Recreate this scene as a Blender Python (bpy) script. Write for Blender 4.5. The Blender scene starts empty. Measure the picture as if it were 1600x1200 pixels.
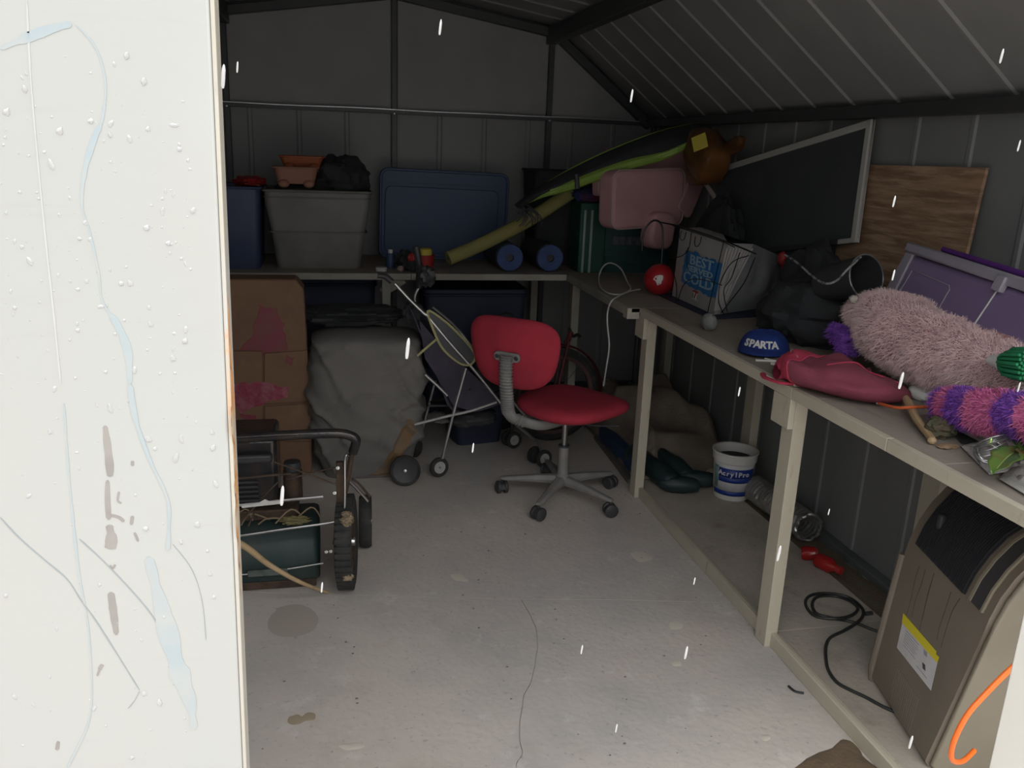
import bpy, bmesh, math, random
from mathutils import Vector, Matrix, noise, Euler
PI = math.pi
C = bpy.context.scene
COL = C.collection
random.seed(7)
# ---------------------------------------------------------------- camera, light, exposure
CAM_H = 1.6
FX = 1320.0
def _n(x, y): return Vector((x - 800, y - 600, FX)).normalized()
_Y = _n(505, 220)
_D = _n(615, 5200); _D = (_D - _Y * _D.dot(_Y)).normalized()
_Z = -_D
_X = _Y.cross(_Z)
M = Matrix((_X, _Y, _Z))                       # image axes (right, down, forward) -> room axes
cam = bpy.data.cameras.new('camera')
camo = bpy.data.objects.new('camera', cam); COL.objects.link(camo)
cam.sensor_fit = 'HORIZONTAL'; cam.sensor_width = 36.0; cam.lens = FX / 1600 * 36
cam.clip_start = 0.02; cam.clip_end = 60
R3 = M @ Matrix(((1, 0, 0), (0, -1, 0), (0, 0, -1)))
camo.matrix_world = Matrix.Translation((0, 0, CAM_H)) @ R3.to_4x4()
C.camera = camo
def ray(x, y): return M @ _n(x, y)
def pz(x, y, z=0.0):                           # where the sight line through a pixel meets a plane of the room
    r = ray(x, y); t = (z - CAM_H) / r.z; return Vector((r.x * t, r.y * t, z))
def pY(x, y, Y):
    r = ray(x, y); t = Y / r.y; return Vector((r.x * t, Y, CAM_H + r.z * t))
def pX(x, y, X):
    r = ray(x, y); t = X / r.x; return Vector((X, r.y * t, CAM_H + r.z * t))

w = bpy.data.worlds.new('sky'); C.world = w; w.use_nodes = True
nt = w.node_tree; bg = nt.nodes['Background']
tc = nt.nodes.new('ShaderNodeTexCoord'); sx = nt.nodes.new('ShaderNodeSeparateXYZ')
cr = nt.nodes.new('ShaderNodeValToRGB')
# overcast sky: dim at the tree line, three times brighter overhead
for p_, v_ in ((0.0, 0.22), (0.49, 0.26), (0.53, 0.36), (0.62, 0.75), (0.78, 1.45), (1.0, 2.1)):
    if p_ == 0.0: e_ = cr.color_ramp.elements[0]; e_.position = 0.0
    elif p_ == 1.0: e_ = cr.color_ramp.elements[-1]; e_.position = 1.0
    else: e_ = cr.color_ramp.elements.new(p_)
    e_.color = (v_*0.985, v_*1.0, v_*1.01, 1)
mr = nt.nodes.new('ShaderNodeMapRange'); mr.inputs[1].default_value = -1; mr.inputs[2].default_value = 1
nt.links.new(tc.outputs['Generated'], sx.inputs[0]); nt.links.new(sx.outputs[2], mr.inputs[0])
nt.links.new(mr.outputs[0], cr.inputs[0]); nt.links.new(cr.outputs[0], bg.inputs[0])
bg.inputs[1].default_value = 1.0
# the phone's flash beside the lens
fl = bpy.data.lights.new('phone_flash', 'AREA'); fl.shape = 'DISK'; fl.size = 0.012; fl.energy = 0.6; fl.color = (1, 0.96, 0.9)
flo = bpy.data.objects.new('phone_flash', fl); COL.objects.link(flo)
flo.matrix_world = Matrix.Translation(Vector((0, 0, CAM_H)) + R3 @ Vector((0.015, 0.02, 0.0))) @ R3.to_4x4()
C.view_settings.view_transform = 'Standard'
C.view_settings.look = 'None'
C.view_settings.exposure = 1.22
C.view_settings.gamma = 1.0
C.view_settings.use_curve_mapping = False

# ---------------------------------------------------------------- materials
def s2l(c):
    c = c / 255.0
    return c / 12.92 if c <= 0.04045 else ((c + 0.055) / 1.055) ** 2.4
def rgb(r, g, b): return (s2l(r), s2l(g), s2l(b), 1)
_mats = {}
def mat(name, col, rough=0.6, metal=0.0, col2=None, scale=6.0, amt=0.5, bump=0.0, bscale=None, trans=0.0, ior=1.45,
        alpha=1.0, stretch=(1, 1, 1), detail=5.0, coat=0.0, sheen=0.0, lo=0.4, hi=0.65, sss=0.0):
    if name in _mats: return _mats[name]
    m = bpy.data.materials.new(name); m.use_nodes = True; _mats[name] = m
    t = m.node_tree; b = t.nodes['Principled BSDF']
    b.inputs['Base Color'].default_value = col; b.inputs['Roughness'].default_value = rough
    b.inputs['Metallic'].default_value = metal; b.inputs['IOR'].default_value = ior
    b.inputs['Transmission Weight'].default_value = trans; b.inputs['Alpha'].default_value = alpha
    b.inputs['Coat Weight'].default_value = coat; b.inputs['Sheen Weight'].default_value = sheen
    co = t.nodes.new('ShaderNodeTexCoord'); mp = t.nodes.new('ShaderNodeMapping'); mp.inputs['Scale'].default_value = stretch
    t.links.new(co.outputs['Object'], mp.inputs[0])
    if col2 is not None:
        n = t.nodes.new('ShaderNodeTexNoise'); n.inputs['Scale'].default_value = scale; n.inputs['Detail'].default_value = detail
        t.links.new(mp.outputs[0], n.inputs[0])
        r = t.nodes.new('ShaderNodeValToRGB'); r.color_ramp.elements[0].position = lo; r.color_ramp.elements[1].position = hi
        r.color_ramp.elements[0].color = (0, 0, 0, 1); r.color_ramp.elements[1].color = (amt, amt, amt, 1)
        t.links.new(n.outputs[0], r.inputs[0])
        x = t.nodes.new('ShaderNodeMix'); x.data_type = 'RGBA'; x.inputs[6].default_value = col; x.inputs[7].default_value = col2
        t.links.new(r.outputs[0], x.inputs[0]); t.links.new(x.outputs[2], b.inputs['Base Color'])
    if bump:
        n2 = t.nodes.new('ShaderNodeTexNoise'); n2.inputs['Scale'].default_value = bscale or scale * 4; n2.inputs['Detail'].default_value = 6
        t.links.new(mp.outputs[0], n2.inputs[0])
        bp = t.nodes.new('ShaderNodeBump'); bp.inputs['Strength'].default_value = bump; bp.inputs['Distance'].default_value = 0.01
        t.links.new(n2.outputs[0], bp.inputs['Height']); t.links.new(bp.outputs[0], b.inputs['Normal'])
    return m
def layered(name, base, layers, rough=0.8, bump=0.2, bscale=60):
    """base colour, then noise-masked layers (colour, scale, lo, hi, amount, stretch)"""
    m = bpy.data.materials.new(name); m.use_nodes = True; _mats[name] = m
    t = m.node_tree; b = t.nodes['Principled BSDF']; b.inputs['Roughness'].default_value = rough
    co = t.nodes.new('ShaderNodeTexCoord'); cur = None
    for i, (c, sc, lo, hi, am, st) in enumerate(layers):
        mp = t.nodes.new('ShaderNodeMapping'); mp.inputs['Scale'].default_value = st; mp.inputs['Location'].default_value = (i * 3.1, i * 1.7, i)
        t.links.new(co.outputs['Object'], mp.inputs[0])
        n = t.nodes.new('ShaderNodeTexNoise'); n.inputs['Scale'].default_value = sc; n.inputs['Detail'].default_value = 8; n.inputs['Roughness'].default_value = 0.65
        t.links.new(mp.outputs[0], n.inputs[0])
        r = t.nodes.new('ShaderNodeValToRGB'); r.color_ramp.elements[0].position = lo; r.color_ramp.elements[1].position = hi
        r.color_ramp.elements[0].color = (0, 0, 0, 1); r.color_ramp.elements[1].color = (am, am, am, 1)
        t.links.new(n.outputs[0], r.inputs[0])
        x = t.nodes.new('ShaderNodeMix'); x.data_type = 'RGBA'; x.inputs[7].default_value = c
        if cur is None: x.inputs[6].default_value = base
        else: t.links.new(cur, x.inputs[6])
        t.links.new(r.outputs[0], x.inputs[0]); cur = x.outputs[2]
    t.links.new(cur, b.inputs['Base Color'])
    if bump:
        n2 = t.nodes.new('ShaderNodeTexNoise'); n2.inputs['Scale'].default_value = bscale; n2.inputs['Detail'].default_value = 8
        t.links.new(co.outputs['Object'], n2.inputs[0])
        bp = t.nodes.new('ShaderNodeBump'); bp.inputs['Strength'].default_value = bump; bp.inputs['Distance'].default_value = 0.006
        t.links.new(n2.outputs[0], bp.inputs['Height']); t.links.new(bp.outputs[0], b.inputs['Normal'])
    return m

# ---------------------------------------------------------------- mesh building
def frame(z, x=None):
    z = Vector(z).normalized()
    if x is None: x = Vector((1, 0, 0)) if abs(z.x) < 0.9 else Vector((0, 1, 0))
    x = Vector(x); x = (x - z * x.dot(z)).normalized()
    y = z.cross(x)
    return Matrix((x, y, z)).transposed()
class MB:
    def __init__(s): s.v = []; s.f = []; s.mi = []
    def add(s, vs, fs, mi=0):
        o = len(s.v); s.v += [Vector(p) for p in vs]; s.f += [tuple(i + o for i in f) for f in fs]; s.mi += [mi] * len(fs); return s
    def box(s, a, b, mat4=None, mi=0):
        x0, y0, z0 = a; x1, y1, z1 = b
        vs = [Vector(p) for p in ((x0,y0,z0),(x1,y0,z0),(x1,y1,z0),(x0,y1,z0),(x0,y0,z1),(x1,y0,z1),(x1,y1,z1),(x0,y1,z1))]
        if mat4 is not None: vs = [mat4 @ p for p in vs]
        return s.add(vs, [(0,3,2,1),(4,5,6,7),(0,1,5,4),(1,2,6,5),(2,3,7,6),(3,0,4,7)], mi)
    def bar(s, p, q, w, h, up=(0, 0, 1), mi=0):
        p = Vector(p); q = Vector(q); d = q - p; F = frame(d, Vector(up).cross(d))   # x: sideways, y: up
        m4 = Matrix.Translation(p) @ F.to_4x4()
        return s.box((-w/2, -h/2, 0), (w/2, h/2, d.length), m4, mi)
    def tube(s, pts, r, n=8, closed=False, cap=True, flat=1.0, mi=0, up=None):
        pts = [Vector(p) for p in pts]; N = len(pts); vs = []; fs = []
        rr = r if isinstance(r, (list, tuple)) else [r] * N
        prev = None
        for i, p in enumerate(pts):
            a = pts[(i - 1) % N] if (closed or i > 0) else p
            b = pts[(i + 1) % N] if (closed or i < N - 1) else p
            d = (b - a)
            if d.length < 1e-9: d = Vector((0, 0, 1))
            d.normalize()
            if up is not None: x = Vector(up)
            elif prev is None: x = Vector((0, 0, 1)) if abs(d.z) < 0.9 else Vector((1, 0, 0))
            else: x = prev
            x = (x - d * x.dot(d))
            if x.length < 1e-6: x = d.orthogonal()
            x.normalize(); y = d.cross(x); prev = x
            for k in range(n):
                t = 2 * PI * k / n
                vs.append(p + x * math.cos(t) * rr[i] * flat + y * math.sin(t) * rr[i])
        L = N if closed else N - 1
        for i in range(L):
            j = (i + 1) % N
            for k in range(n):
                fs.append((i*n+k, i*n+(k+1)%n, j*n+(k+1)%n, j*n+k))
        if cap and not closed:
            fs.append(tuple(range(n - 1, -1, -1))); fs.append(tuple((N-1)*n + k for k in range(n)))
        return s.add(vs, fs, mi)
    def lathe(s, prof, n=24, m4=None, mi=0, a0=0, a1=2*PI):
        full = abs(a1 - a0 - 2 * PI) < 1e-6; K = n if full else n + 1; vs = []; fs = []
        for (r, z) in prof:
            for k in range(K):
                t = a0 + (a1 - a0) * k / n; vs.append(Vector((r * math.cos(t), r * math.sin(t), z)))
        if m4 is not None: vs = [m4 @ p for p in vs]
        for i in range(len(prof) - 1):
            for k in range(n):
                k2 = (k + 1) % K
                fs.append((i*K+k, i*K+k2, (i+1)*K+k2, (i+1)*K+k))
        return s.add(vs, fs, mi)
    def prism(s, poly, t, m4=None, mi=0):            # poly in local xy, extruded along local z from 0 to t
        n = len(poly); vs = [Vector((x, y, 0)) for x, y in poly] + [Vector((x, y, t)) for x, y in poly]
        if m4 is not None: vs = [m4 @ p for p in vs]
        fs = [tuple(range(n - 1, -1, -1)), tuple(range(n, 2 * n))] + [(i, (i+1)%n, n+(i+1)%n, n+i) for i in range(n)]
        return s.add(vs, fs, mi)
    def grid(s, fn, nu, nv, cu=False, cv=False, mi=0):
        vs = [Vector(fn(i / (nu if cu else nu - 1), j / (nv if cv else nv - 1))) for i in range(nu) for j in range(nv)]; fs = []
        for i in range(nu if cu else nu - 1):
            for j in range(nv if cv else nv - 1):
                a = i*nv+j; b = ((i+1)%nu)*nv+j; c = ((i+1)%nu)*nv+(j+1)%nv; d = i*nv+(j+1)%nv
                fs.append((a, b, c, d))
        return s.add(vs, fs, mi)
    def blob(s, c, rad, rot=None, amp=0.0, sc=3.0, seed=0, nu=28, nv=16, pw=1.0, mi=0):
        c = Vector(c); vs = []; fs = []; off = Vector((seed * 13.7, seed * 5.1, seed * 2.3))
        def sp(v): return math.copysign(abs(v) ** pw, v)
        for j in range(nv + 1):
            ph = PI * j / nv
            for i in range(nu):
                th = 2 * PI * i / nu
                d = Vector((sp(math.sin(ph)) * sp(math.cos(th)), sp(math.sin(ph)) * sp(math.sin(th)), sp(math.cos(ph))))
                k = 1 + amp * noise.noise(d * sc + off) + amp * 0.5 * noise.noise(d * sc * 2.3 + off)
                p = Vector((d.x * rad[0], d.y * rad[1], d.z * rad[2])) * k
                if rot is not None: p = rot @ p
                vs.append(c + p)
        for j in range(nv):
            for i in range(nu):
                fs.append((j*nu+i, (j+1)*nu+i, (j+1)*nu+(i+1)%nu, j*nu+(i+1)%nu))
        return s.add(vs, fs, mi)
    def build(s, name, m, parent=None, smooth=True, ang=35, bevel=0.0, seg=2, solid=0.0, sub=0, merge=True, origin=None, world=True):
        """verts are in room coordinates; a part of a thing is stored relative to its thing"""
        me = bpy.data.meshes.new(name)
        o = bpy.data.objects.new(name, me); COL.objects.link(o)
        vs = s.v
        if parent is not None:
            if world: inv = WM(parent).inverted(); vs = [inv @ p for p in vs]
            o.parent = parent
        else:
            if origin is None:
                xs = [p.x for p in vs]; ys = [p.y for p in vs]; zs = [p.z for p in vs]
                origin = Vector(((min(xs)+max(xs))/2, (min(ys)+max(ys))/2, min(zs)))
            origin = Vector(origin); vs = [p - origin for p in vs]; o.location = origin
        me.from_pydata([tuple(p) for p in vs], [], s.f)
        ml = m if isinstance(m, (list, tuple)) else [m]
        for q in ml: me.materials.append(q)
        if len(ml) > 1: me.polygons.foreach_set('material_index', s.mi)
        bm = bmesh.new(); bm.from_mesh(me)
        if merge: bmesh.ops.remove_doubles(bm, verts=bm.verts, dist=1e-5)
        bmesh.ops.recalc_face_normals(bm, faces=bm.faces); bm.to_mesh(me); bm.free()
        if smooth:
            me.shade_smooth(); me.set_sharp_from_angle(angle=math.radians(ang))
        if solid: d = o.modifiers.new('t', 'SOLIDIFY'); d.thickness = solid; d.offset = 0
        if bevel: d = o.modifiers.new('b', 'BEVEL'); d.width = bevel; d.segments = seg; d.limit_method = 'ANGLE'; d.angle_limit = math.radians(40)
        if sub: d = o.modifiers.new('s', 'SUBSURF'); d.levels = sub; d.render_levels = sub
        return o
_loc = {}
def WM(o):
    m = Matrix.LocRotScale(o.location, o.rotation_euler, o.scale)
    return WM(o.parent) @ m if o.parent else m
def empty(name, loc, label, cat, group=None, rz=0, rot=None):
    o = bpy.data.objects.new(name, None); COL.objects.link(o); o.location = loc
    o.rotation_euler = rot if rot is not None else (0, 0, rz); o.empty_display_size = 0.1
    return tag(o, label, cat, group)
def tag(o, label, cat, group=None, kind=None):
    if label: o['label'] = label
    if cat: o['category'] = cat
    if group: o['group'] = group
    if kind: o['kind'] = kind
    return o
def struct(o, label=None): o['kind'] = 'structure'; (label and tag(o, label, None)); return o
def spline(pts, k=6, closed=False):                  # Catmull-Rom
    P = [Vector(p) for p in pts]; n = len(P); out = []
    for i in range(n if closed else n - 1):
        a = P[(i-1) % n] if (closed or i > 0) else P[i]; b = P[i]; c = P[(i+1) % n]; d = P[(i+2) % n] if (closed or i + 2 < n) else c
        for j in range(k):
            t = j / k
            out.append(0.5 * ((2*b) + (c-a)*t + (2*a-5*b+4*c-d)*t*t + (-a+3*b-3*c+d)*t**3))
    if not closed: out.append(P[-1])
    return out
def rrect(w, h, r, k=5):
    out = []
    for cx, cy, a in ((w/2-r, h/2-r, 0), (-w/2+r, h/2-r, PI/2), (-w/2+r, -h/2+r, PI), (w/2-r, -h/2+r, 1.5*PI)):
        for i in range(k + 1): t = a + PI/2 * i / k; out.append((cx + r*math.cos(t), cy + r*math.sin(t)))
    return out
def T4(loc, F=None): return Matrix.Translation(Vector(loc)) @ (F.to_4x4() if F is not None else Matrix.Identity(4))
def text_mb(txt, size, m4, depth=0.0008, mb=None, bold=0.0, align='CENTER', spacing=1.0):
    cu = bpy.data.curves.new('txt', 'FONT'); cu.body = txt; cu.size = size; cu.extrude = depth; cu.offset = bold; cu.align_x = align; cu.align_y = 'CENTER'
    cu.resolution_u = 2; cu.space_character = spacing
    o = bpy.data.objects.new('txt', cu); COL.objects.link(o)
    bpy.context.view_layer.update()
    me = bpy.data.meshes.new_from_object(o.evaluated_get(bpy.context.evaluated_depsgraph_get()))
    mb = mb or MB(); mb.add([m4 @ v.co for v in me.vertices], [tuple(p.vertices) for p in me.polygons])
    bpy.data.objects.remove(o); bpy.data.curves.remove(cu); bpy.data.meshes.remove(me)
    return mb
# ================================================================ THE SHED
GREY = (0.19, 0.195, 0.195, 1)
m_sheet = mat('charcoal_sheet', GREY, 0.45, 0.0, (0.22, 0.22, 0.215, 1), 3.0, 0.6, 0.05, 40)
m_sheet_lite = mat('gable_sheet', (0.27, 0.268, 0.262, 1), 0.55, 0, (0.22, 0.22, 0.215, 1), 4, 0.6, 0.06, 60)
m_frame = mat('dark_frame_steel', (0.045, 0.05, 0.05, 1), 0.4, 0.2, (0.07, 0.065, 0.06, 1), 8, 0.5)
m_galv = mat('galvanised', (0.45, 0.46, 0.46, 1), 0.35, 0.9, (0.3, 0.3, 0.3, 1), 20, 0.6)
m_white = layered('white_door_paint', (0.375, 0.375, 0.355, 1), [((0.36, 0.335, 0.305, 1), 1.3, 0.5, 0.75, 0.35, (1, 1, 1)), ((0.355, 0.38, 0.375, 1), 2.2, 0.45, 0.7, 0.45, (1, 1, 0.5)), ((0.32, 0.31, 0.295, 1), 30, 0.58, 0.75, 0.22, (0.3, 1, 3))], 0.35, 0.12, 14)
m_conc = layered('concrete', (0.56, 0.505, 0.455, 1), [((0.39, 0.375, 0.365, 1), 1.1, 0.42, 0.62, 0.75, (1, 1, 1)), ((0.55, 0.475, 0.43, 1), 1.7, 0.5, 0.68, 0.6, (1, 1, 1)),
      ((0.40, 0.33, 0.27, 1), 3.0, 0.56, 0.70, 0.4, (1, 1, 1)), ((0.66, 0.63, 0.58, 1), 9, 0.6, 0.7, 0.45, (1, 1, 1)), ((0.24, 0.22, 0.21, 1), 55, 0.60, 0.70, 0.6, (1, 1, 1))], 0.72, 0.35, 45)
XR, XL, YB, YF, ZE = 2.12, -1.26, 5.50, 0.86, 1.80
XB, ZB, ZR = 1.42, 2.335, 2.49            # break of the roof, ridge
XC = 0.43
XBL = 2 * XC - XB
# floor
fb = MB().box((XL-0.15, YF-0.02, -0.15), (XR+0.15, YB+0.15, -0.0045)).build('floor', m_conc, smooth=False); struct(fb)
joint = [(XL-0.15, 3.12), (-0.344, 2.909), (0.251, 2.79), (0.676, 2.704), (0.997, 2.655), (1.417, 2.572), (XR+0.15, 2.43)]
crack0 = [(0.676, 2.704), (0.683, 2.60), (0.683, 2.49), (0.668, 2.42), (0.651, 2.36), (0.605, 2.228), (0.56, 2.15), (0.537, 2.08), (0.505, 1.97), (0.497, 1.90), (0.469, 1.85), (0.45, 1.7), (0.42, 1.3), (0.44, YF-0.02)]
crack = [(p.x + 0.006 * noise.noise(Vector((p.y * 14, 1, 0))), p.y) for p in spline([Vector((x, y, 0)) for x, y in crack0], 4)]
def slab(poly):
    MB().prism(poly, 0.004, Matrix.Translation((0, 0, -0.004))).build('slab', m_conc, fb, smooth=False)
g = 0.0012
slab([(x, y + g) for x, y in joint] + [(XR+0.15, YB+0.15), (XL-0.15, YB+0.15)])
slab([(XL-0.15, YF-0.02)] + [(x - g, y) for x, y in reversed(crack)] + [(x, y - g) for x, y in reversed(joint[:3])])
slab([(XR+0.15, YF-0.02)] + [(x, y - g) for x, y in reversed(joint[4:])] + [(x + g, y) for x, y in crack])
struct(MB().box((-4, -4, -0.2), (5, YF-0.03, -0.02)).build('ground', m_conc, smooth=False), 'wet concrete ground outside the shed doorway')

def panel(parent, name, O, u, v, n, wd, L, m, rib=0.006, L2=None):
    """one steel sheet with an upstanding rib along its far edge"""
    O, u, v, n = map(Vector, (O, u, v, n)); sec = [(0, 0), (wd-0.036, 0), (wd-0.028, rib), (wd-0.012, rib), (wd-0.004, 0), (wd-0.001, 0)]
    fr = [O + u*a + n*b for a, b in sec]; bk = [p - n*0.0025 for p in fr]; ring = fr + bk[::-1]; k = len(ring)
    b = MB().add(ring + [p + v*L for p in ring], [(i, (i+1) % k, k + (i+1) % k, k + i) for i in range(k)])
    return b.build(name, m, parent, ang=20)
SP = 0.285
def clad(parent, name, O, u, v, n, length, L, m, rib=0.006):
    O = Vector(O); u = Vector(u); i = 0; a = 0
    while a < length - 0.01:
        wd = min(SP, length - a)
        if wd > 0.06: panel(parent, name, O + u*a, u, v, n, wd, L, m, rib)
        a += SP
wr = struct(MB().box((XR+0.012, YF, -0.02), (XR+0.05, YB+0.05, ZE+0.02)).build('wall_right', m_frame, smooth=False))
clad(wr, 'wall_panel', (XR+0.006, 0.87, 0.0), (0, 1, 0), (0, 0, 1), (-1, 0, 0), YB-0.87, ZE, m_sheet)
wl = struct(MB().box((XL-0.05, YF, -0.02), (XL-0.012, YB+0.05, ZE+0.02)).build('wall_left', m_frame, smooth=False))
clad(wl, 'wall_panel', (XL-0.006, YB, 0.0), (0, -1, 0), (0, 0, 1), (1, 0, 0), YB-0.87, ZE, m_sheet)
gab = [(XL-0.05, -0.02), (XR+0.05, -0.02), (XR+0.05, ZE+0.02), (XB, ZB+0.02), (XC, ZR+0.02), (XBL, ZB+0.02), (XL-0.05, ZE+0.02)]
FXZ = Matrix(((1, 0, 0), (0, 0, -1), (0, 1, 0)))      # local x,y,z -> room x, z, -y
wb = struct(MB().prism(gab, 0.04, T4((0, YB+0.052, 0), FXZ)).build('wall_back', m_frame, smooth=False))
clad(wb, 'wall_panel', (XR, YB+0.006, 0.0), (-1, 0, 0), (0, 0, 1), (0, -1, 0), XR-XL, 1.775, m_sheet, 0.004)
def zroof(x):
    x = abs(x - XC)
    return ZR - (ZR-ZB) * x / (XB-XC) if x < XB-XC else ZB - (ZB-ZE) * (x-(XB-XC)) / (XR-XB)
cols = [XL+0.01, XBL-0.02, XC+0.01, XB-0.01, XR-0.01]
for a, b in ((cols[3], cols[4]), (cols[2], cols[3]), (cols[1], cols[2]), (cols[0], cols[1])):
    top = [(b, zroof(b)), (a, zroof(a))]
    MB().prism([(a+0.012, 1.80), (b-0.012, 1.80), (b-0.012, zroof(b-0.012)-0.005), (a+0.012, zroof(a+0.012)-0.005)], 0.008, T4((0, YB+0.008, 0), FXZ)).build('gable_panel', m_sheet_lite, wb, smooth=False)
# roof
def roofseg(x0, z0, x1, z1):
    d = Vector((x1-x0, 0, z1-z0)); L = d.length; d.normalize(); n = Vector((d.z, 0, -d.x))
    if n.z > 0: n = -n
    return d, n, L
ceil_ = MB()
for (x0, z0, x1, z1) in ((XR+0.06, ZE-0.045, XB, ZB), (XB, ZB, XC, ZR), (XC, ZR, XBL, ZB), (XBL, ZB, XL-0.06, ZE-0.045)):
    d, n, L = roofseg(x0, z0, x1, z1); p = [Vector((x0, YF-0.05, z0)), Vector((x1, YF-0.05, z1))]
    q = [p[0] - n*0.016, p[1] - n*0.016, p[1] - n*0.05, p[0] - n*0.05]; Yv = Vector((0, YB-YF+0.15, 0))
    ceil_.add(q + [a + Yv for a in q], [(0,1,2,3), (7,6,5,4), (0,4,5,1), (1,5,6,2), (2,6,7,3), (3,7,4,0)])
ce = struct(ceil_.build('ceiling', m_frame, smooth=False, merge=False))
m_roof = mat('roof_sheet', (0.26, 0.26, 0.255, 1), 0.45, 0.0, (0.2, 0.2, 0.2, 1), 3.0, 0.6, 0.05, 40)
for (x0, z0, x1, z1) in ((XR, ZE, XB, ZB), (XB, ZB, XC, ZR), (XC, ZR, XBL, ZB), (XBL, ZB, XL, ZE)):
    d, n, L = roofseg(x0, z0, x1, z1)
    clad(ce, 'roof_panel', Vector((x0, YB-0.0, z0)) - n*0.008, (0, -1, 0), d, n, YB-YF, L, m_roof, 0.007)
# frame members
struct(MB().bar((XR-0.03, YF, ZE-0.012), (XR-0.03, YB, ZE-0.012), 0.055, 0.05).build('trim_1', m_frame, bevel=0.004), 'dark steel eave channel along the top of the right wall')
struct(MB().bar((XL+0.03, YF, ZE-0.012), (XL+0.03, YB, ZE-0.012), 0.055, 0.05).build('trim_2', m_frame, bevel=0.004))
struct(MB().bar((XB-0.015, YF, ZB-0.055), (XB-0.015, YB, ZB-0.055), 0.06, 0.10).build('trim_3', m_frame, bevel=0.005), 'dark steel purlin where the roof slope changes')
struct(MB().bar((XBL+0.015, YF, ZB-0.055), (XBL+0.015, YB, ZB-0.055), 0.06, 0.10).build('trim_4', m_frame, bevel=0.005))
gt = MB(); N = 24
for i in range(N):
    x0 = XL+0.02 + (XR-XL-0.04)*i/N; x1 = XL+0.02 + (XR-XL-0.04)*(i+1)/N
    f = lambda x: 1.787 + 0.004 * noise.noise(Vector((x*2.2, 0, 0)))
    gt.bar((x0, YB-0.022, f(x0)), (x1, YB-0.022, f(x1)), 0.05, 0.022)
girt = struct(gt.build('trim_5', m_frame), 'dark steel rail across the back wall below the gable')
ed = MB()
for i in range(N): 
    x0 = XL+0.02 + (XR-XL-0.04)*i/N; x1 = XL+0.02 + (XR-XL-0.04)*(i+1)/N
    ed.bar((x0, YB-0.050, f(x0)+0.012), (x1, YB-0.050, f(x1)+0.012), 0.006, 0.005)
ed.build('flange', m_galv, girt)
for x in (XC, XB-0.01, XBL+0.01):
    p = struct(MB().bar((x, YB-0.018, 0.0), (x, YB-0.018, zroof(x)-0.01), 0.034, 0.034, up=(0, 1, 0)).build('trim_6', m_frame, bevel=0.003))
    MB().lathe([(0.0, 0.006), (0.006, 0.004), (0.009, 0.0)], 10, T4((x, YB-0.049, 1.777), frame((0, -1, 0)))).build('bolt', m_galv, p)
for a, b in (((XR-0.03, ZE-0.01), (XB, ZB-0.02)), ((XB, ZB-0.02), (XC, ZR-0.02)), ((XC, ZR-0.02), (XBL, ZB-0.02)), ((XBL, ZB-0.02), (XL+0.03, ZE-0.01))):
    struct(MB().bar((a[0], YB-0.03, a[1]-0.02), (b[0], YB-0.03, b[1]-0.02), 0.05, 0.05).build('trim_7', m_frame, bevel=0.003))
struct(MB().box((XR-0.045, YF, 0), (XR+0.004, YB, 0.035)).build('baseboard_right', mat('base_channel', (0.16, 0.18, 0.175, 1), 0.5, 0.3, (0.08, 0.09, 0.085, 1), 9, 0.6), bevel=0.004), 'dark steel base channel along the foot of the right wall')
struct(MB().box((XL, YB-0.045, 0), (XR, YB+0.004, 0.035)).build('baseboard_back', m_frame, bevel=0.004))
# unseen front wall, reduced to an open frame to let daylight in
DX1 = 0.94
wf = MB()
wf.bar((XL-0.02, YF-0.01, 0), (XL-0.02, YF-0.01, 1.8), 0.06, 0.05, up=(0, 1, 0)); wf.bar((XR+0.02, YF-0.01, 0), (XR+0.02, YF-0.01, 1.8), 0.06, 0.05, up=(0, 1, 0))
wf.bar((XL-0.05, YF-0.01, 1.92), (XR+0.05, YF-0.01, 1.92), 0.05, 0.06)
struct(wf.build('wall_front', m_frame, smooth=False), 'unseen steel front frame, left open to let daylight into the shed')
struct(MB().box((DX1, YF-0.06, 0), (DX1+0.06, YF+0.012, 1.88)).build('trim_8', mat('jamb_white', (0.74, 0.72, 0.66, 1), 0.4), bevel=0.003), 'white door jamb at the right of the doorway')
# door leaf standing open at the left
dth = 0.034
dm = T4((-0.1085, 0.79, 0.0)) @ Matrix.Rotation(math.radians(0.65), 4, 'Y')
door = struct(MB().box((-0.78, 0, 0.02), (0, dth, 1.93), dm).build('door_1', m_white, bevel=0.0025), 'white painted door leaf at the left, wet with raindrops')
m_edge = layered('door_edge', (0.42, 0.40, 0.36, 1), [((0.62, 0.25, 0.06, 1), 9, 0.58, 0.66, 0.85, (1, 1, 0.6)), ((0.42, 0.38, 0.29, 1), 5, 0.5, 0.6, 0.5, (1, 1, 1))], 0.5, 0.1, 60)
MB().box((0.0002, 0.001, 0.03), (0.004, dth-0.001, 1.92), dm).build('edge_strip', m_edge, door, bevel=0.001)
m_chalk = mat('blue_chalk', (0.305, 0.355, 0.375, 1), 0.6, 0, (0.36, 0.372, 0.362, 1), 30, 1.0, lo=0.35, hi=0.7)
m_scr = mat('grey_scratch', (0.25, 0.27, 0.275, 1), 0.6); m_peel = mat('peeled_patch', (0.27, 0.25, 0.23, 1), 0.8, 0, (0.20, 0.185, 0.17, 1), 40, 0.5)
m_rust = mat('rust_stain', (0.48, 0.20, 0.05, 1), 0.8, 0, (0.42, 0.34, 0.24, 1), 55, 1.0, lo=0.4, hi=0.6)
def on_door(x, y): return pY(x, y, 0.79)
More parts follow.
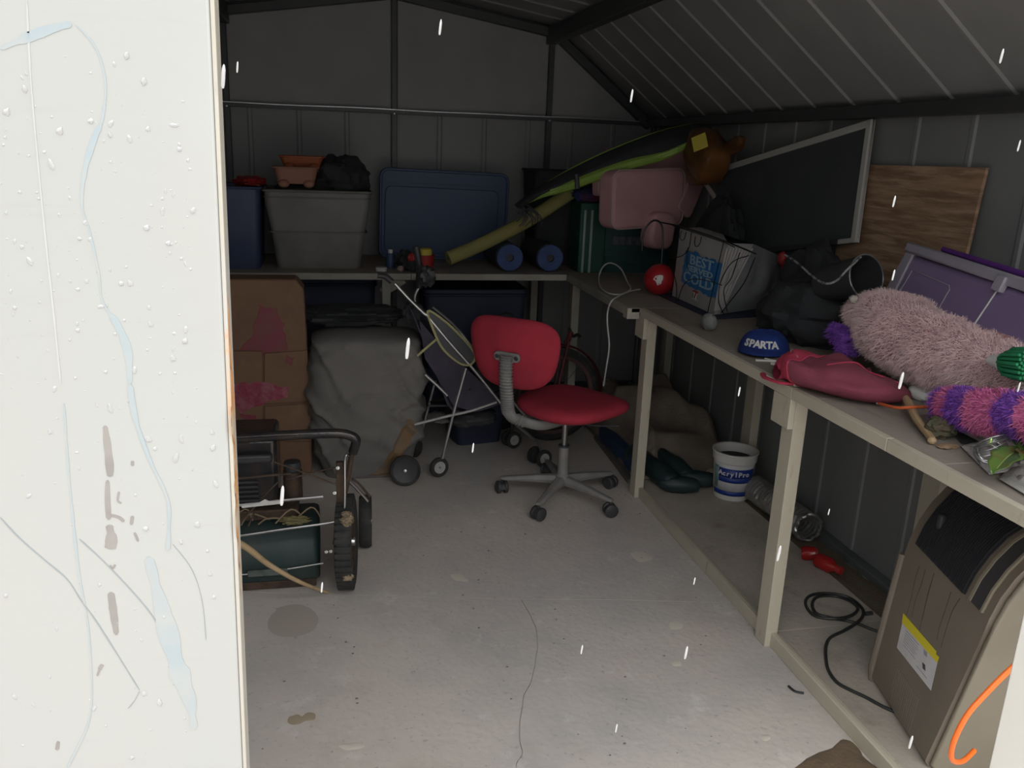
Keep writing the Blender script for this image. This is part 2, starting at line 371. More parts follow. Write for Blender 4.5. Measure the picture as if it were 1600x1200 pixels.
def ribbon(name, pts, wpx, m, off=0.0004):
    P = spline([on_door(x, y) for x, y in pts], 6); N = len(P); vs = []; b = MB()
    for i, p in enumerate(P):
        d = (P[min(i+1, N-1)] - P[max(i-1, 0)]).normalized(); s = Vector((-d.z, 0, d.x))
        ww = (wpx[int(i/N*len(wpx))] if isinstance(wpx, (list, tuple)) else wpx) * 0.00022 * (1 + 0.5*noise.noise(p*60))
        if i in (0, N-1): ww *= 0.3
        for q in (p - s*ww, p + s*ww):
            vs += [Vector((q.x, p.y - off, q.z)), Vector((q.x, p.y + 0.0005, q.z))]
    fs = []
    for i in range(N-1):
        a = i*4; c = a+4; fs += [(a, a+2, c+2, c), (a, c, c+1, a+1), (a+2, a+3, c+3, c+2)]
    return b.add(vs, fs).build(name, m, door)
ribbon('chalk_mark', [(0, 76), (40, 60), (75, 47), (112, 37)], [10, 14, 18, 14], m_chalk)
ribbon('chalk_mark', [(118, 38), (150, 75), (165, 130), (160, 185), (148, 215), (133, 265), (128, 320), (140, 360), (155, 430), (160, 470), (185, 510), (200, 550), (203, 600)], [3, 3, 3, 5, 8, 9, 5, 3, 3, 3, 4, 12, 14, 10], m_chalk)
ribbon('chalk_mark', [(203, 600), (212, 655), (235, 720), (262, 780), (264, 830), (262, 860)], [12, 7, 6, 6, 9], m_chalk, 0.0006)
ribbon('chalk_mark', [(232, 870), (245, 920), (262, 985), (280, 1050), (298, 1100), (303, 1140)], [22, 30, 36, 40, 30, 16], m_chalk, 0.0005)
ribbon('chalk_mark', [(100, 630), (106, 720), (115, 820), (124, 900), (138, 980), (144, 1080), (138, 1130), (120, 1170), (105, 1200)], [4, 4, 5, 4, 3, 3, 4, 6, 6], m_chalk)
ribbon('scratch', [(0, 808), (30, 840), (70, 875), (105, 905), (128, 940), (150, 970), (185, 1025), (218, 1078)], 2.6, m_scr)
ribbon('scratch', [(124, 842), (160, 875), (205, 922), (240, 965), (262, 1010), (298, 1070)], 2.6, m_scr)
ribbon('scratch', [(218, 1080), (210, 1095), (200, 1107)], 2, m_scr)
ribbon('scratch', [(270, 850), (300, 890), (316, 940), (322, 1000)], 1.6, m_scr)
ribbon('scratch', [(42, 0), (48, 120), (60, 260), (72, 380), (85, 500), (95, 600)], 3.0, mat('pale_scratch', (0.42, 0.42, 0.405, 1), 0.5))
for pts, wd in (([(164, 665), (167, 690), (171, 725), (172, 745)], 14), ([(168, 750), (168, 780), (170, 812)], 10), ([(172, 805), (185, 808), (194, 815)], 6), ([(186, 768), (184, 782), (190, 786)], 5),
                ([(170, 820), (174, 840), (172, 858)], [16, 22, 20]), ([(172, 883), (176, 888), (180, 882)], 4), ([(173, 925), (177, 955), (182, 992)], [13, 16, 14]), ([(207, 806), (205, 820)], 7), ([(210, 832), (216, 846)], 7), ([(207, 720), (207, 728)], 5), ([(160, 1038), (156, 1045), (152, 1056)], [8, 5]), ([(91, 1158), (89, 1172)], 9)):
    ribbon('peeled_patch', pts, wd, m_peel)
rb_ = MB()
for i, z in enumerate([1.50, 1.47, 1.435, 1.40, 1.36, 1.33, 1.30, 1.27, 1.24]):
    ww = [3, 4, 6, 11, 8, 13, 10, 6, 4][i]*0.001
    rb_.blob(dm @ Vector((0.0041, 0.008 + 0.003*(i % 3), z - 0.06)), (0.0006, ww, 0.022), amp=0.4, seed=i, nu=12, nv=8)
rb_.build('rust_stain', m_rust, door)
# raindrops clinging to the door
m_water = mat('rain_water', (0.55, 0.55, 0.54, 1), 0.03, 0, trans=0.35, ior=1.33, coat=1.0)
rnd = random.Random(4)
protos = []
for k in range(6):
    b = MB(); st = [1.0, 1.3, 1.7, 1.0, 2.2, 1.2][k]
    b.blob((0, 0, 0), (1, 0.55, st), amp=0.35, sc=1.6, seed=k+1, nu=12, nv=8)
    b.v = [Vector((p.x * (1 - 0.25 * max(0, p.z)), min(p.y, 0.04), p.z)) for p in b.v]
    protos.append(b)
big = [(225,127),(39,139),(198,87),(10,175),(173,193),(272,196),(280,233),(172,211),(142,189),(93,205),(80,257),(202,217),(231,202),(34,386),(46,408),(124,373),(141,374),(133,348),(122,452),(189,443),(203,443),(23,481),(122,516),(235,507),(233,481),(165,581),(210,578),(158,479),(302,329),(263,380),(254,330),(229,356),(85,8+600),(172,638),(337,756),(308,820),(45,775),(228,826),(283,847),(328,897),(9,931),(155,914),(256,964),(23,1088),(52,1101),(147,1107),(206,1184),(334,933),(324,861),(249,1098),(225,1084),(275,715),(331,676),(333,700),(242,701),(232,687),(283,686),(78,675),(135,440),(270,560),(290,515),(289,533)]
small = []
for i in range(200):
    t = rnd.random()
    if t < 0.72: small.append((rnd.uniform(0, 300), rnd.gauss(360, 130)))
    else: small.append((rnd.uniform(30, 320), rnd.uniform(560, 1190)))
def drop(x, y, r, k):
    p = on_door(x, y)
    key = 'raindrop%d' % k
    me = bpy.data.meshes.get(key)
    if me is None:
        o = protos[k].build('raindrop', m_water, door, world=False); o.data.name = key
    else:
        o = bpy.data.objects.new('raindrop', me); COL.objects.link(o); o.parent = door
    o.location = WM(door).inverted() @ Vector((p.x, 0.7903, p.z)); o.scale = (r, r, r)
    o.rotation_euler = (0, rnd.uniform(-0.5, 0.5) + (1.3 if rnd.random() < 0.25 and r < 0.002 else 0), 0)
for x, y in big: drop(x, y, rnd.uniform(0.0018, 0.0029), rnd.randrange(6))
for x, y in small:
    if 0 <= x < 345 and 60 < y < 1195: drop(x, y, rnd.uniform(0.0006, 0.0016), rnd.randrange(6))
# ================================================================ WORKBENCHES
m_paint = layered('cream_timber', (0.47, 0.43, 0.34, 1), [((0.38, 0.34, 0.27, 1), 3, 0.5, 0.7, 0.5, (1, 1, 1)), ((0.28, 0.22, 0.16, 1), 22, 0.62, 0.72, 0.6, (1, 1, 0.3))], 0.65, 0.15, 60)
m_top = layered('bench_board', (0.26, 0.225, 0.19, 1), [((0.36, 0.32, 0.28, 1), 1.6, 0.45, 0.65, 0.7, (1, 0.4, 1)), ((0.20, 0.11, 0.06, 1), 2.4, 0.55, 0.7, 0.6, (1.5, 0.25, 1)), ((0.16, 0.14, 0.13, 1), 20, 0.55, 0.7, 0.5, (3, 0.3, 1))], 0.75, 0.2, 70)
m_base = layered('base_board', (0.44, 0.39, 0.33, 1), [((0.30, 0.27, 0.235, 1), 2.2, 0.42, 0.64, 0.8, (1, 1, 1)), ((0.20, 0.16, 0.12, 1), 5, 0.56, 0.72, 0.5, (1, 1, 1)), ((0.13, 0.11, 0.1, 1), 40, 0.62, 0.7, 0.5, (1, 1, 1))], 0.85, 0.3, 60)
ZT = 0.915
wbn = empty('workbench', (1.75, 2.4, 0), 'long cream painted timber workbench along the right wall', 'workbench')
def P_(mb, name, m, par, **k): return mb.build(name, m, par, **k)
ys = [1.02, 1.62, 2.16, 2.78, 3.2, 3.605]
for i in range(len(ys)-1):
    MB().box((1.425, ys[i]+0.0015, ZT-0.02), (2.075, ys[i+1]-0.0015, ZT)).build('top_board', m_top, wbn, bevel=0.0015)
for a, b in ((1.02, 1.80), (1.803, 2.27), (2.273, 3.605)):
    MB().box((1.402, a, ZT-0.034), (1.4235, b, ZT+0.0015)).build('edge_board', m_paint, wbn, bevel=0.0015)
for y in (2.275, 3.552):
    MB().box((1.426, y, 0.0), (1.470, y+0.068, ZT-0.034)).build('leg', m_paint, wbn, bevel=0.002)
    MB().box((1.426, y+0.069, ZT-0.066), (2.07, y+0.105, ZT-0.021)).build('bearer', m_paint, wbn, bevel=0.002)
    MB().box((1.404, y-0.002, ZT-0.135), (1.425, y+0.104, ZT-0.0345)).build('bracket', m_paint, wbn, bevel=0.002)
for y in (2.30, 3.60, ):
    MB().box((2.025, y, 0.045), (2.068, y+0.09, ZT-0.021)).build('leg', m_paint, wbn, bevel=0.002)
MB().box((1.446, 1.0, 0.0), (1.466, 3.552, 0.052)).build('kick_rail', m_paint, wbn, bevel=0.003)
MB().box((1.4675, 1.0, 0.0), (1.492, 3.552, 0.033)).build('kick_rail', m_paint, wbn, bevel=0.003)
for a, b in ((1.0, 2.33), (2.334, 3.75)):
    MB().box((1.494, a, 0.002), (1.93, b, 0.018)).build('base_board', m_base, wbn, bevel=0.001)
dirt = MB()
for i in range(1):
    dirt.grid(lambda u, v: (1.935 + 0.135*u, 1.0 + 3.6*v, 0.003 + 0.012*max(0, noise.noise(Vector((u*3, v*40, 2))) + 0.3)), 8, 90)
tag(dirt.build('dirt_strip', mat('dirt', (0.15, 0.10, 0.07, 1), 0.95, 0, (0.10, 0.12, 0.08, 1), 20, 0.6, 0.6, 120)), 'brown dirt and grit between the bench base board and right wall', 'dirt', kind='stuff')
# corner / back bench
m_paint2 = mat('dimmed_cream_timber', (0.33, 0.31, 0.26, 1), 0.7, 0, (0.22, 0.20, 0.17, 1), 6, 0.6, 0.1, 60)  # cream timber again, the weaker light at the back put into its colour
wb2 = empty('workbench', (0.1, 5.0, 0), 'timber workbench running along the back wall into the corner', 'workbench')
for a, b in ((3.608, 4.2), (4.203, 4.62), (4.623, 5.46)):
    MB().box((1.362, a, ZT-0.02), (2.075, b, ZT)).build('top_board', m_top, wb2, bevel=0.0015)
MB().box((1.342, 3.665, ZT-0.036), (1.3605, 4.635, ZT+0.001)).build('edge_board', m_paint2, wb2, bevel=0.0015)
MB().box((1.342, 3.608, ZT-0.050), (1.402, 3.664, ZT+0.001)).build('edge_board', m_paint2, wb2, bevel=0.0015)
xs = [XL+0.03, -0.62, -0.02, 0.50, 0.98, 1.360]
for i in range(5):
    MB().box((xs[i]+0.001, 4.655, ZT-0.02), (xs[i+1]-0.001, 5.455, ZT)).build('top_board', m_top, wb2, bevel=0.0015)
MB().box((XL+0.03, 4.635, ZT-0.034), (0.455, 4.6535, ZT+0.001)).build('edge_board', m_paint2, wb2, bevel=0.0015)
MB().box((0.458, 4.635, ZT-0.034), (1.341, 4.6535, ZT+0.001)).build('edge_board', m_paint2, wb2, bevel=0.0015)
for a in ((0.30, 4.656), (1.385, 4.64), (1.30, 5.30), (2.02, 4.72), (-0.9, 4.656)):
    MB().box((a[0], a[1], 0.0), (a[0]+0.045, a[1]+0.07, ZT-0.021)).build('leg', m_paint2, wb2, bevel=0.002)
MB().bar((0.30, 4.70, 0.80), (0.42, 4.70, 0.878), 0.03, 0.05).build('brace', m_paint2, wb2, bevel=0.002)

# ================================================================ OFFICE CHAIR
m_red = mat('red_fabric', (0.40, 0.028, 0.05, 1), 0.9, 0, (0.26, 0.018, 0.035, 1), 6, 0.6, 0.15, 400)
m_cp = mat('chair_plastic', (0.22, 0.215, 0.205, 1), 0.5, 0, (0.13, 0.13, 0.125, 1), 12, 0.5)
m_blk = mat('black_plastic', (0.036, 0.037, 0.041, 1), 0.5, 0, (0.05, 0.048, 0.045, 1), 15, 0.5)
m_steel = mat('steel_tube', (0.50, 0.50, 0.50, 1), 0.28, 1.0, (0.25, 0.22, 0.2, 1), 14, 0.5)
cc = Vector((1.075, 3.60, 0))
ch = empty('office_chair', cc, 'red fabric swivel office chair on a grey five-star base', 'chair')
ends = [pz(797, 748, 0.075), pz(852, 790, 0.075), pz(945, 785, 0.075), pz(950, 740, 0.075), None]
angs = []
for e in ends[:4]: angs.append(math.atan2(e.y-cc.y, e.x-cc.x))
base_a = sum(((a - (-PI - 0.02 + 2*PI/5*k)) % (2*PI) + PI) % (2*PI) - PI for k, a in enumerate(angs)) / 4
b = MB(); b.lathe([(0.0, 0.07), (0.036, 0.072), (0.036, 0.115), (0.026, 0.125), (0.024, 0.26), (0.0, 0.262)], 20, T4(cc)); b.build('column', m_cp, ch)
MB().lathe([(0.014, 0.26), (0.014, 0.40), (0.0, 0.40)], 14, T4(cc)).build('gas_lift', m_steel, ch)
MB().lathe([(0.0, 0.258), (0.027, 0.259), (0.027, 0.268), (0.0, 0.269)], 18, T4(cc)).build('collar', m_blk, ch)
for k in range(5):
    a = -PI - 0.02 + base_a + 2*PI/5*k; d = Vector((math.cos(a), math.sin(a), 0)); s = Vector((-d.y, d.x, 0)); L = 0.285
    b = MB(); secs = []
    for t, hw, zt, zb in ((0.02, 0.026, 0.118, 0.075), (0.12, 0.023, 0.11, 0.075), (0.22, 0.019, 0.096, 0.072), (0.275, 0.018, 0.088, 0.070), (0.295, 0.012, 0.084, 0.072)):
        c = cc + d*t; secs.append([c + s*hw*0.8 + Vector((0,0,zb)), c + s*hw + Vector((0,0,(zt+zb)/2)), c + s*hw*0.55 + Vector((0,0,zt)), c - s*hw*0.55 + Vector((0,0,zt)), c - s*hw + Vector((0,0,(zt+zb)/2)), c - s*hw*0.8 + Vector((0,0,zb))])
    vs = [p for q in secs for p in q]; fs = []
    for i in range(4):
        for j in range(6): fs.append((i*6+j, i*6+(j+1)%6, (i+1)*6+(j+1)%6, (i+1)*6+j))
    fs += [tuple(range(6)), tuple(range(24, 30))]
    arm = b.add(vs, fs).build('base_arm', m_cp, ch, bevel=0.003)
    p = cc + d*0.287; sa = a + [0.4, 1.2, -0.6, 0.3, 1.0][k]; wd = Vector((math.cos(sa), math.sin(sa), 0))
    cb = MB()
    for q in (-1, 1):
        cb.lathe([(0.0, -0.009), (0.024, -0.011), (0.0315, -0.006), (0.0315, 0.006), (0.024, 0.011), (0.0, 0.011)], 18, T4(p + wd*0.017*q + Vector((0, 0, 0.0315)), frame(wd)))
    cb.lathe([(0.0, -0.008), (0.008, -0.008), (0.008, 0.008), (0, 0.008)], 8, T4(p + Vector((0, 0, 0.0265)), frame(wd)))
    cb.tube([p + Vector((0, 0, 0.035)), p + Vector((0, 0, 0.075))], 0.007, 8)
    cb.lathe([(0.024, -0.014), (0.030, -0.014), (0.030, 0.014), (0.024, 0.014)], 12, T4(p + Vector((0, 0, 0.0265)), frame(wd, (0, 0, 1))), a0=-PI/2, a1=PI/2)
    cb.build('caster', m_blk, ch)
fa = math.radians(33); fd = Vector((math.cos(fa), math.sin(fa), 0)); fsd = Vector((-fd.y, fd.x, 0))
sc_ = cc + fd*0.05 + Vector((0, 0, 0.455)); Fseat = Matrix((fd, fsd, Vector((0, 0, 1)))).transposed()
def seatfn(u, v):
    a = 2*PI*u; ph = PI*(v-0.5)
    r = math.cos(ph); x = 0.25*math.copysign(abs(math.cos(a))**0.75, math.cos(a)); y = 0.235*math.copysign(abs(math.sin(a))**0.75, math.sin(a))
    rr = abs(r)**0.35; z = 0.042*math.sin(ph)
    tz = -0.03*max(0, x*rr/0.235-0.4)**1.5 + 0.012*(y*rr/0.235)**2
    return sc_ + Fseat @ Vector((x*rr, y*rr, z + tz))
MB().grid(seatfn, 40, 17, cu=True).build('seat', m_red, ch)
MB().box((-0.1, -0.08, -0.07), (0.09, 0.08, -0.042), T4(sc_, Fseat)).build('seat_plate', m_blk, ch, bevel=0.006)
# backrest: curved rounded pad seen from behind
bcen = pY(805, 556, 3.42) ; 
bcen = Vector((cc.x, cc.y, 0)) + Vector((-0.295, -0.10, 0.735))
fdb = Vector((math.cos(math.radians(52)), math.sin(math.radians(52)), 0))
tilt = math.radians(8); nrm = (-fdb*math.cos(tilt) - Vector((0, 0, 1))*math.sin(tilt)*1.0).normalized(); upv = (Vector((0, 0, 1)) - nrm*nrm.z).normalized(); sdv = upv.cross(nrm)
def backfn(u, v):
    a = 2*PI*u; ph = PI*(v-0.5); ca, sa = math.cos(a), math.sin(a)
    x = 0.238*math.copysign(abs(ca)**0.6, ca); z = 0.165*math.copysign(abs(sa)**0.7, sa)
    x *= 1.0 - 0.22*(0.5 - z/0.33)                       # narrower toward the bottom
    rr = abs(math.cos(ph))**0.3; x *= rr; z *= rr; t = 0.030*math.sin(ph)
    return bcen + sdv*x + upv*z + nrm*(t - 0.9*x*x - 0.2*z*z)
MB().grid(backfn, 44, 15, cu=True).build('backrest', m_red, ch)
MB().prism(rrect(0.125, 0.042, 0.02), 0.014, T4(bcen + upv*0.0 + nrm*0.030, Matrix((sdv, upv, sdv.cross(upv))).transposed())).build('back_plate', m_cp, ch, bevel=0.003)
for q in (-1, 1): MB().lathe([(0.0, 0.004), (0.008, 0.003), (0.010, 0)], 12, T4(bcen + sdv*0.046*q + nrm*0.0445, frame(nrm))).build('screw', m_blk, ch)
sp = spline([bcen + nrm*0.045 + upv*0.01, bcen + nrm*0.055 - upv*0.09, bcen + nrm*0.050 - upv*0.20, bcen + nrm*0.035 - upv*0.27, bcen - upv*0.325 - nrm*0.03, cc + Vector((-0.13, -0.05, 0.385)), cc + Vector((0, 0, 0.395)) - fd*0.02], 16)
rr_ = []
for i, p in enumerate(sp):
    rr_.append((0.034 if i % 2 == 0 else 0.027) if i < 72 else 0.026)
MB().tube(sp, rr_, 12, flat=0.6, up=nrm).build('back_support', m_cp, ch, ang=50)
MB().tube(spline([cc + Vector((0, 0, 0.39)), cc + Vector((0.12, -0.03, 0.37)), cc + Vector((0.235, -0.035, 0.365))], 5), 0.005, 8).build('lever', m_blk, ch)
MB().blob(cc + Vector((0.245, -0.035, 0.365)), (0.014, 0.009, 0.009)).build('lever_knob', m_blk, ch)
# ================================================================ ON THE BACK BENCH AND IN THE CORNER
m_bluetub = mat('blue_tub_plastic', (0.035, 0.062, 0.13, 1), 0.5, 0, (0.045, 0.075, 0.15, 1), 4, 0.5)
m_navy = mat('navy_plastic', (0.022, 0.030, 0.055, 1), 0.6, 0, (0.025, 0.03, 0.06, 1), 5, 0.5)
m_greytub = mat('grey_tub_plastic', (0.17, 0.165, 0.155, 1), 0.5, 0, (0.12, 0.117, 0.11, 1), 5, 0.7, 0.1, 12)
m_dark = mat('dark_fabric', (0.022, 0.024, 0.026, 1), 0.85, 0, (0.035, 0.036, 0.04, 1), 9, 0.5, 0.3, 60)
m_orange = mat('orange_plastic', (0.30, 0.09, 0.035, 1), 0.5, 0, (0.3, 0.07, 0.03, 1), 8, 0.5)
m_peach = mat('terracotta_plastic', (0.28, 0.14, 0.095, 1), 0.6, 0, (0.3, 0.13, 0.08, 1), 12, 0.5)
m_redp = mat('red_plastic', (0.34, 0.025, 0.025, 1), 0.45); m_yel = mat('yellow_plastic', (0.50, 0.42, 0.06, 1), 0.6)
m_wht = mat('white_plastic', (0.62, 0.61, 0.58, 1), 0.5, 0, (0.5, 0.48, 0.45, 1), 10, 0.5)
def tub(name, label, cat, c, w, d, h, m, rz=0, taper=0.86, rim=0.012, group=None, t=0.004, parts=True):
    """open storage tub: tapered body with wall thickness, rolled rim"""
    e = empty(name, c, label, cat, group, rz=rz); c = Vector(c); F = T4(c, Matrix.Rotation(rz, 3, 'Z'))
    b = MB(); k = 0.035; parts = False; lv = [(0.0, taper), (0.012, taper + 0.01), (h*0.5, (taper+1)/2), (h*0.82, 0.985), (h, 1.0)]; vs = []; fs = []
    outl = [rrect(w*s, d*s, k) for z, s in lv]; n = len(outl[0])
    for (z, s), o in zip(lv, outl): vs += [Vector((x, y, z)) for x, y in o]
    inn = [(h, 1.0), (h*0.5, (taper+1)/2), (0.008, taper)]
    for z, s in inn: vs += [Vector((x, y, z)) for x, y in rrect(w*s - 2*t, d*s - 2*t, k - t)]
    L = len(lv) + len(inn)
    for i in range(L - 1):
        for j in range(n): fs.append((i*n+j, i*n+(j+1)%n, (i+1)*n+(j+1)%n, (i+1)*n+j))
    fs.append(tuple(range(n-1, -1, -1))); fs.append(tuple((L-1)*n + j for j in range(n)))
    b.add([F @ v for v in vs], fs).build('body', m, e, ang=50)
    r = MB(); r.tube([F @ Vector((x, y, h)) for x, y in rrect(w + 0.01, d + 0.01, k)], rim*0.6, 8, closed=True, up=(0, 0, 1)); r.build('rim', m, e)
    if parts:
        for s in (-1, 1):
            MB().box((s*w/2 - 0.006 + (0.006 if s > 0 else -0.02), -0.06, h*0.80), (s*w/2 + (0.02 if s > 0 else -0.006) + 0.006, 0.06, h*0.97), F).build('handle', m, e, bevel=0.004)
    return e, F
# tall blue tub, half hidden by the door leaf
e, F = tub('storage_tub', 'tall blue storage tub on the back bench, half hidden by the door leaf', 'tub', (-0.495, 4.98, ZT), 0.32, 0.44, 0.43, mat('dull_blue_tub', (0.045, 0.062, 0.13, 1), 0.5, 0, (0.06, 0.08, 0.16, 1), 4, 0.5), 0, 0.9)
tag(MB().blob((-0.40, 4.98, ZT+0.455), (0.09, 0.10, 0.03), amp=0.3, seed=3).build('cloth', m_redp), 'red cloth bundle on top of the tall blue tub at the left', 'cloth')
# grey tub with bags and orange trays
gt_, F = tub('storage_tub', 'grey plastic storage tub overfilled with dark bags on the back bench', 'tub', (-0.035, 4.98, ZT), 0.565, 0.40, 0.42, m_greytub, 0, 0.80)
for z, s in ((0.20, 0.93), (0.385, 1.005)):
    MB().tube([F @ Vector((x, y, z)) for x, y in rrect(0.565*s, 0.40*s, 0.035)], 0.004, 6, closed=True, up=(0, 0, 1)).build('ridge', m_greytub, gt_)
def bag(name, label, cat, c, rad, m, seed, amp=0.28, rz=0, **k):
    b = MB().blob(c, rad, Matrix.Rotation(rz, 3, 'Z'), amp=amp, sc=2.2, seed=seed, nu=48, nv=30)
    zmin = min(p.z for p in b.v)
    for i, p in enumerate(b.v):
        q = noise.noise(p * 14 + Vector((seed, 0, 0))) * 0.012 + noise.noise(p * 34) * 0.005; b.v[i] = p + (p - Vector(c)).normalized() * q
    return tag(b.build(name, m), label, cat, **k)
bag('bin_bag', 'black rumpled bag bulging from the right half of the grey tub', 'bag', (0.095, 4.98, ZT+0.47), (0.15, 0.15, 0.13), m_dark, 5)
bag('bin_bag', 'black crumpled sacking lying flat in the left half of the grey tub', 'bag', (-0.15, 4.97, ZT+0.41), (0.135, 0.15, 0.045), m_dark, 8)
def tray(label, c, w, d, h, m, rz, tilt=0, name='planter_tray'):
    e = empty(name, c, label, 'tray', rot=(tilt, 0, rz)); F = WM(e)
    o = rrect(w, d, 0.03); o2 = rrect(w*0.82, d*0.8, 0.025); n = len(o); ii = rrect(w-0.008, d-0.008, 0.027); i2 = rrect(w*0.82-0.008, d*0.8-0.008, 0.022)
    vs = [Vector((x, y, 0)) for x, y in o2] + [Vector((x, y, h)) for x, y in o] + [Vector((x, y, h)) for x, y in ii] + [Vector((x, y, 0.004)) for x, y in i2]
    fs = [(i*n+j, i*n+(j+1)%n, (i+1)*n+(j+1)%n, (i+1)*n+j) for i in range(3) for j in range(n)] + [tuple(range(n-1, -1, -1)), tuple(3*n+j for j in range(n))]
    MB().add([F @ v for v in vs], fs).build('body', m, e, ang=50)
    MB().tube([F @ Vector((x, y, h)) for x, y in rrect(w+0.006, d+0.006, 0.03)], 0.005, 6, closed=True).build('rim', m, e)
    for s in (-1, 1): MB().blob(F @ Vector((s*w*0.28, -d*0.42, 0.0)), (0.03, 0.02, 0.022)).build('foot', m, e)
    return e
tray('peach terracotta planter tray upside in the grey tub, lower of the two', (-0.15, 4.90, ZT+0.455), 0.235, 0.16, 0.085, m_peach, 0.05)
tray('orange planter tray stacked on the peach one above the grey tub', (-0.115, 4.955, ZT+0.545), 0.235, 0.16, 0.052, m_orange, -0.05)
# big blue lid standing against the back wall
ld = empty('tub_lid', (0.70, 5.34, ZT), 'large blue storage tub standing on its side against the back wall', 'tub')
FL = T4((0.72, 5.30, ZT+0.268), Matrix(((1, 0, 0), (0, 0, -1), (0, 1, 0)))) @ Matrix.Rotation(math.radians(-1.2), 4, 'Z')
MB().prism(rrect(0.79, 0.535, 0.05), 0.03, FL).build('body', m_bluetub, ld, bevel=0.008)
MB().tube([FL @ Vector((x, y, 0.03)) for x, y in rrect(0.78, 0.525, 0.045)], 0.009, 6, closed=True).build('rim', m_bluetub, ld)
MB().prism(rrect(0.70, 0.40, 0.04), 0.008, FL @ Matrix.Translation((-0.015, -0.035, 0.030))).build('raised_panel', m_bluetub, ld, bevel=0.004)
MB().box((-0.38, 0.182, 0.036), (0.33, 0.186, 0.042), FL).build('ridge', m_bluetub, ld)
# clutter in front of the lid
jar = empty('sand_pail', (0.55, 4.80, ZT), 'small red pail with a yellow top on the back bench', 'pail')
MB().lathe([(0.0, 0), (0.045, 0), (0.056, 0.085), (0.050, 0.085), (0.04, 0.006), (0, 0.006)], 22, T4((0.55, 4.80, ZT))).build('body', m_redp, jar)
MB().lathe([(0.0, 0.085), (0.04, 0.085), (0.04, 0.115), (0.03, 0.122), (0.0, 0.122)], 22, T4((0.55, 4.80, ZT))).build('lid', m_yel, jar)
tag(MB().blob((0.44, 4.78, ZT+0.05), (0.05, 0.05, 0.06), amp=0.35, seed=2).build('rag', m_dark), 'dark rag bundle beside the red pail', 'rag')
tag(MB().lathe([(0, 0), (0.03, 0), (0.032, 0.02), (0.0, 0.022)], 16, T4((0.30, 4.74, ZT))).build('jar_lid', m_wht), 'small white jar lid on the back bench edge', 'lid')
sc2 = empty('spray_can', (0.36, 4.86, ZT), 'small blue can on the back bench next to the grey tub', 'can')
MB().lathe([(0, 0), (0.024, 0), (0.026, 0.004), (0.026, 0.075), (0.020, 0.085), (0.0, 0.085)], 16, T4((0.36, 4.86, ZT))).build('body', m_bluetub, sc2)
MB().lathe([(0, 0.085), (0.013, 0.085), (0.013, 0.105), (0.0, 0.107)], 12, T4((0.36, 4.86, ZT))).build('cap', m_wht, sc2)
tag(MB().blob((0.405, 4.72, ZT+0.016), (0.018, 0.016, 0.016), amp=0.25, seed=4).build('pebble', mat('pinkish', (0.35, 0.25, 0.24, 1), 0.7)), 'small pinkish lump on the bench edge beside the blue can', 'lump')
tl = empty('toy_figure', (0.47, 4.72, ZT), 'small dark toy with a red top on the back bench behind the stroller handles', 'toy')
MB().blob((0.47, 4.72, ZT+0.03), (0.03, 0.025, 0.03), amp=0.2).build('body', m_dark, tl); MB().blob((0.465, 4.72, ZT+0.078), (0.022, 0.02, 0.024), amp=0.3, seed=7).build('top', m_redp, tl)
# foam rollers
m_foam = mat('blue_foam', (0.05, 0.08, 0.19, 1), 0.85, 0, (0.07, 0.12, 0.3, 1), 20, 0.5, 0.2, 200)
for i, (px, py, lab) in enumerate(((797, 401, 'blue foam roller end-on at the back bench edge, left of the pair'), (860, 404, 'blue foam roller end-on at the back bench edge, right of the pair'))):
    c = pY(px, py, 4.74); r = 0.078; c.z = ZT + r + 0.002
    e = empty('foam_roller', (c.x, 5.0, ZT), lab, 'roller', 'foam rollers')
    F = T4((c.x, 4.74, c.z), frame((0, 1, 0)))
    MB().lathe([(0.022, 0), (r-0.004, 0), (r-0.001, 0.006), (r-0.001, 0.45), (r-0.004, 0.455), (0.022, 0.455)], 32, F).build('tube', m_foam, e)
    MB().lathe([(r-0.0008, 0.012), (r+0.002, 0.014), (r+0.002, 0.44), (r-0.0008, 0.442)], 32, F).build('sleeve', m_blk, e)
    MB().lathe([(0.0, 0.02), (0.0235, 0.02), (0.0235, 0.48), (0.0, 0.48)], 20, F).build('core', m_blk, e)
# pool noodle
m_nood = mat('yellow_foam', (0.27, 0.25, 0.09, 1), 0.85, 0, (0.28, 0.24, 0.07, 1), 10, 0.5, 0.15, 150)
na = [pY(700, 404, 4.74), pY(745, 385, 4.78), pY(800, 358, 4.83), pY(845, 332, 4.88), pY(893, 300, 4.92)]
MBn = MB().tube(spline(na, 6), 0.040, 20); nd = empty('pool_noodle', (na[0].x, na[0].y, ZT), 'yellow foam pool noodle propped diagonally across the back bench', 'noodle')
MBn.build('foam_tube', m_nood, nd)
dn = (na[0]-na[1]).normalized(); MB().lathe([(0.0, -0.004), (0.012, -0.004), (0.012, 0.0012), (0.0, 0.0012)], 14, T4(na[0], frame(dn))).build('hole', m_blk, nd)
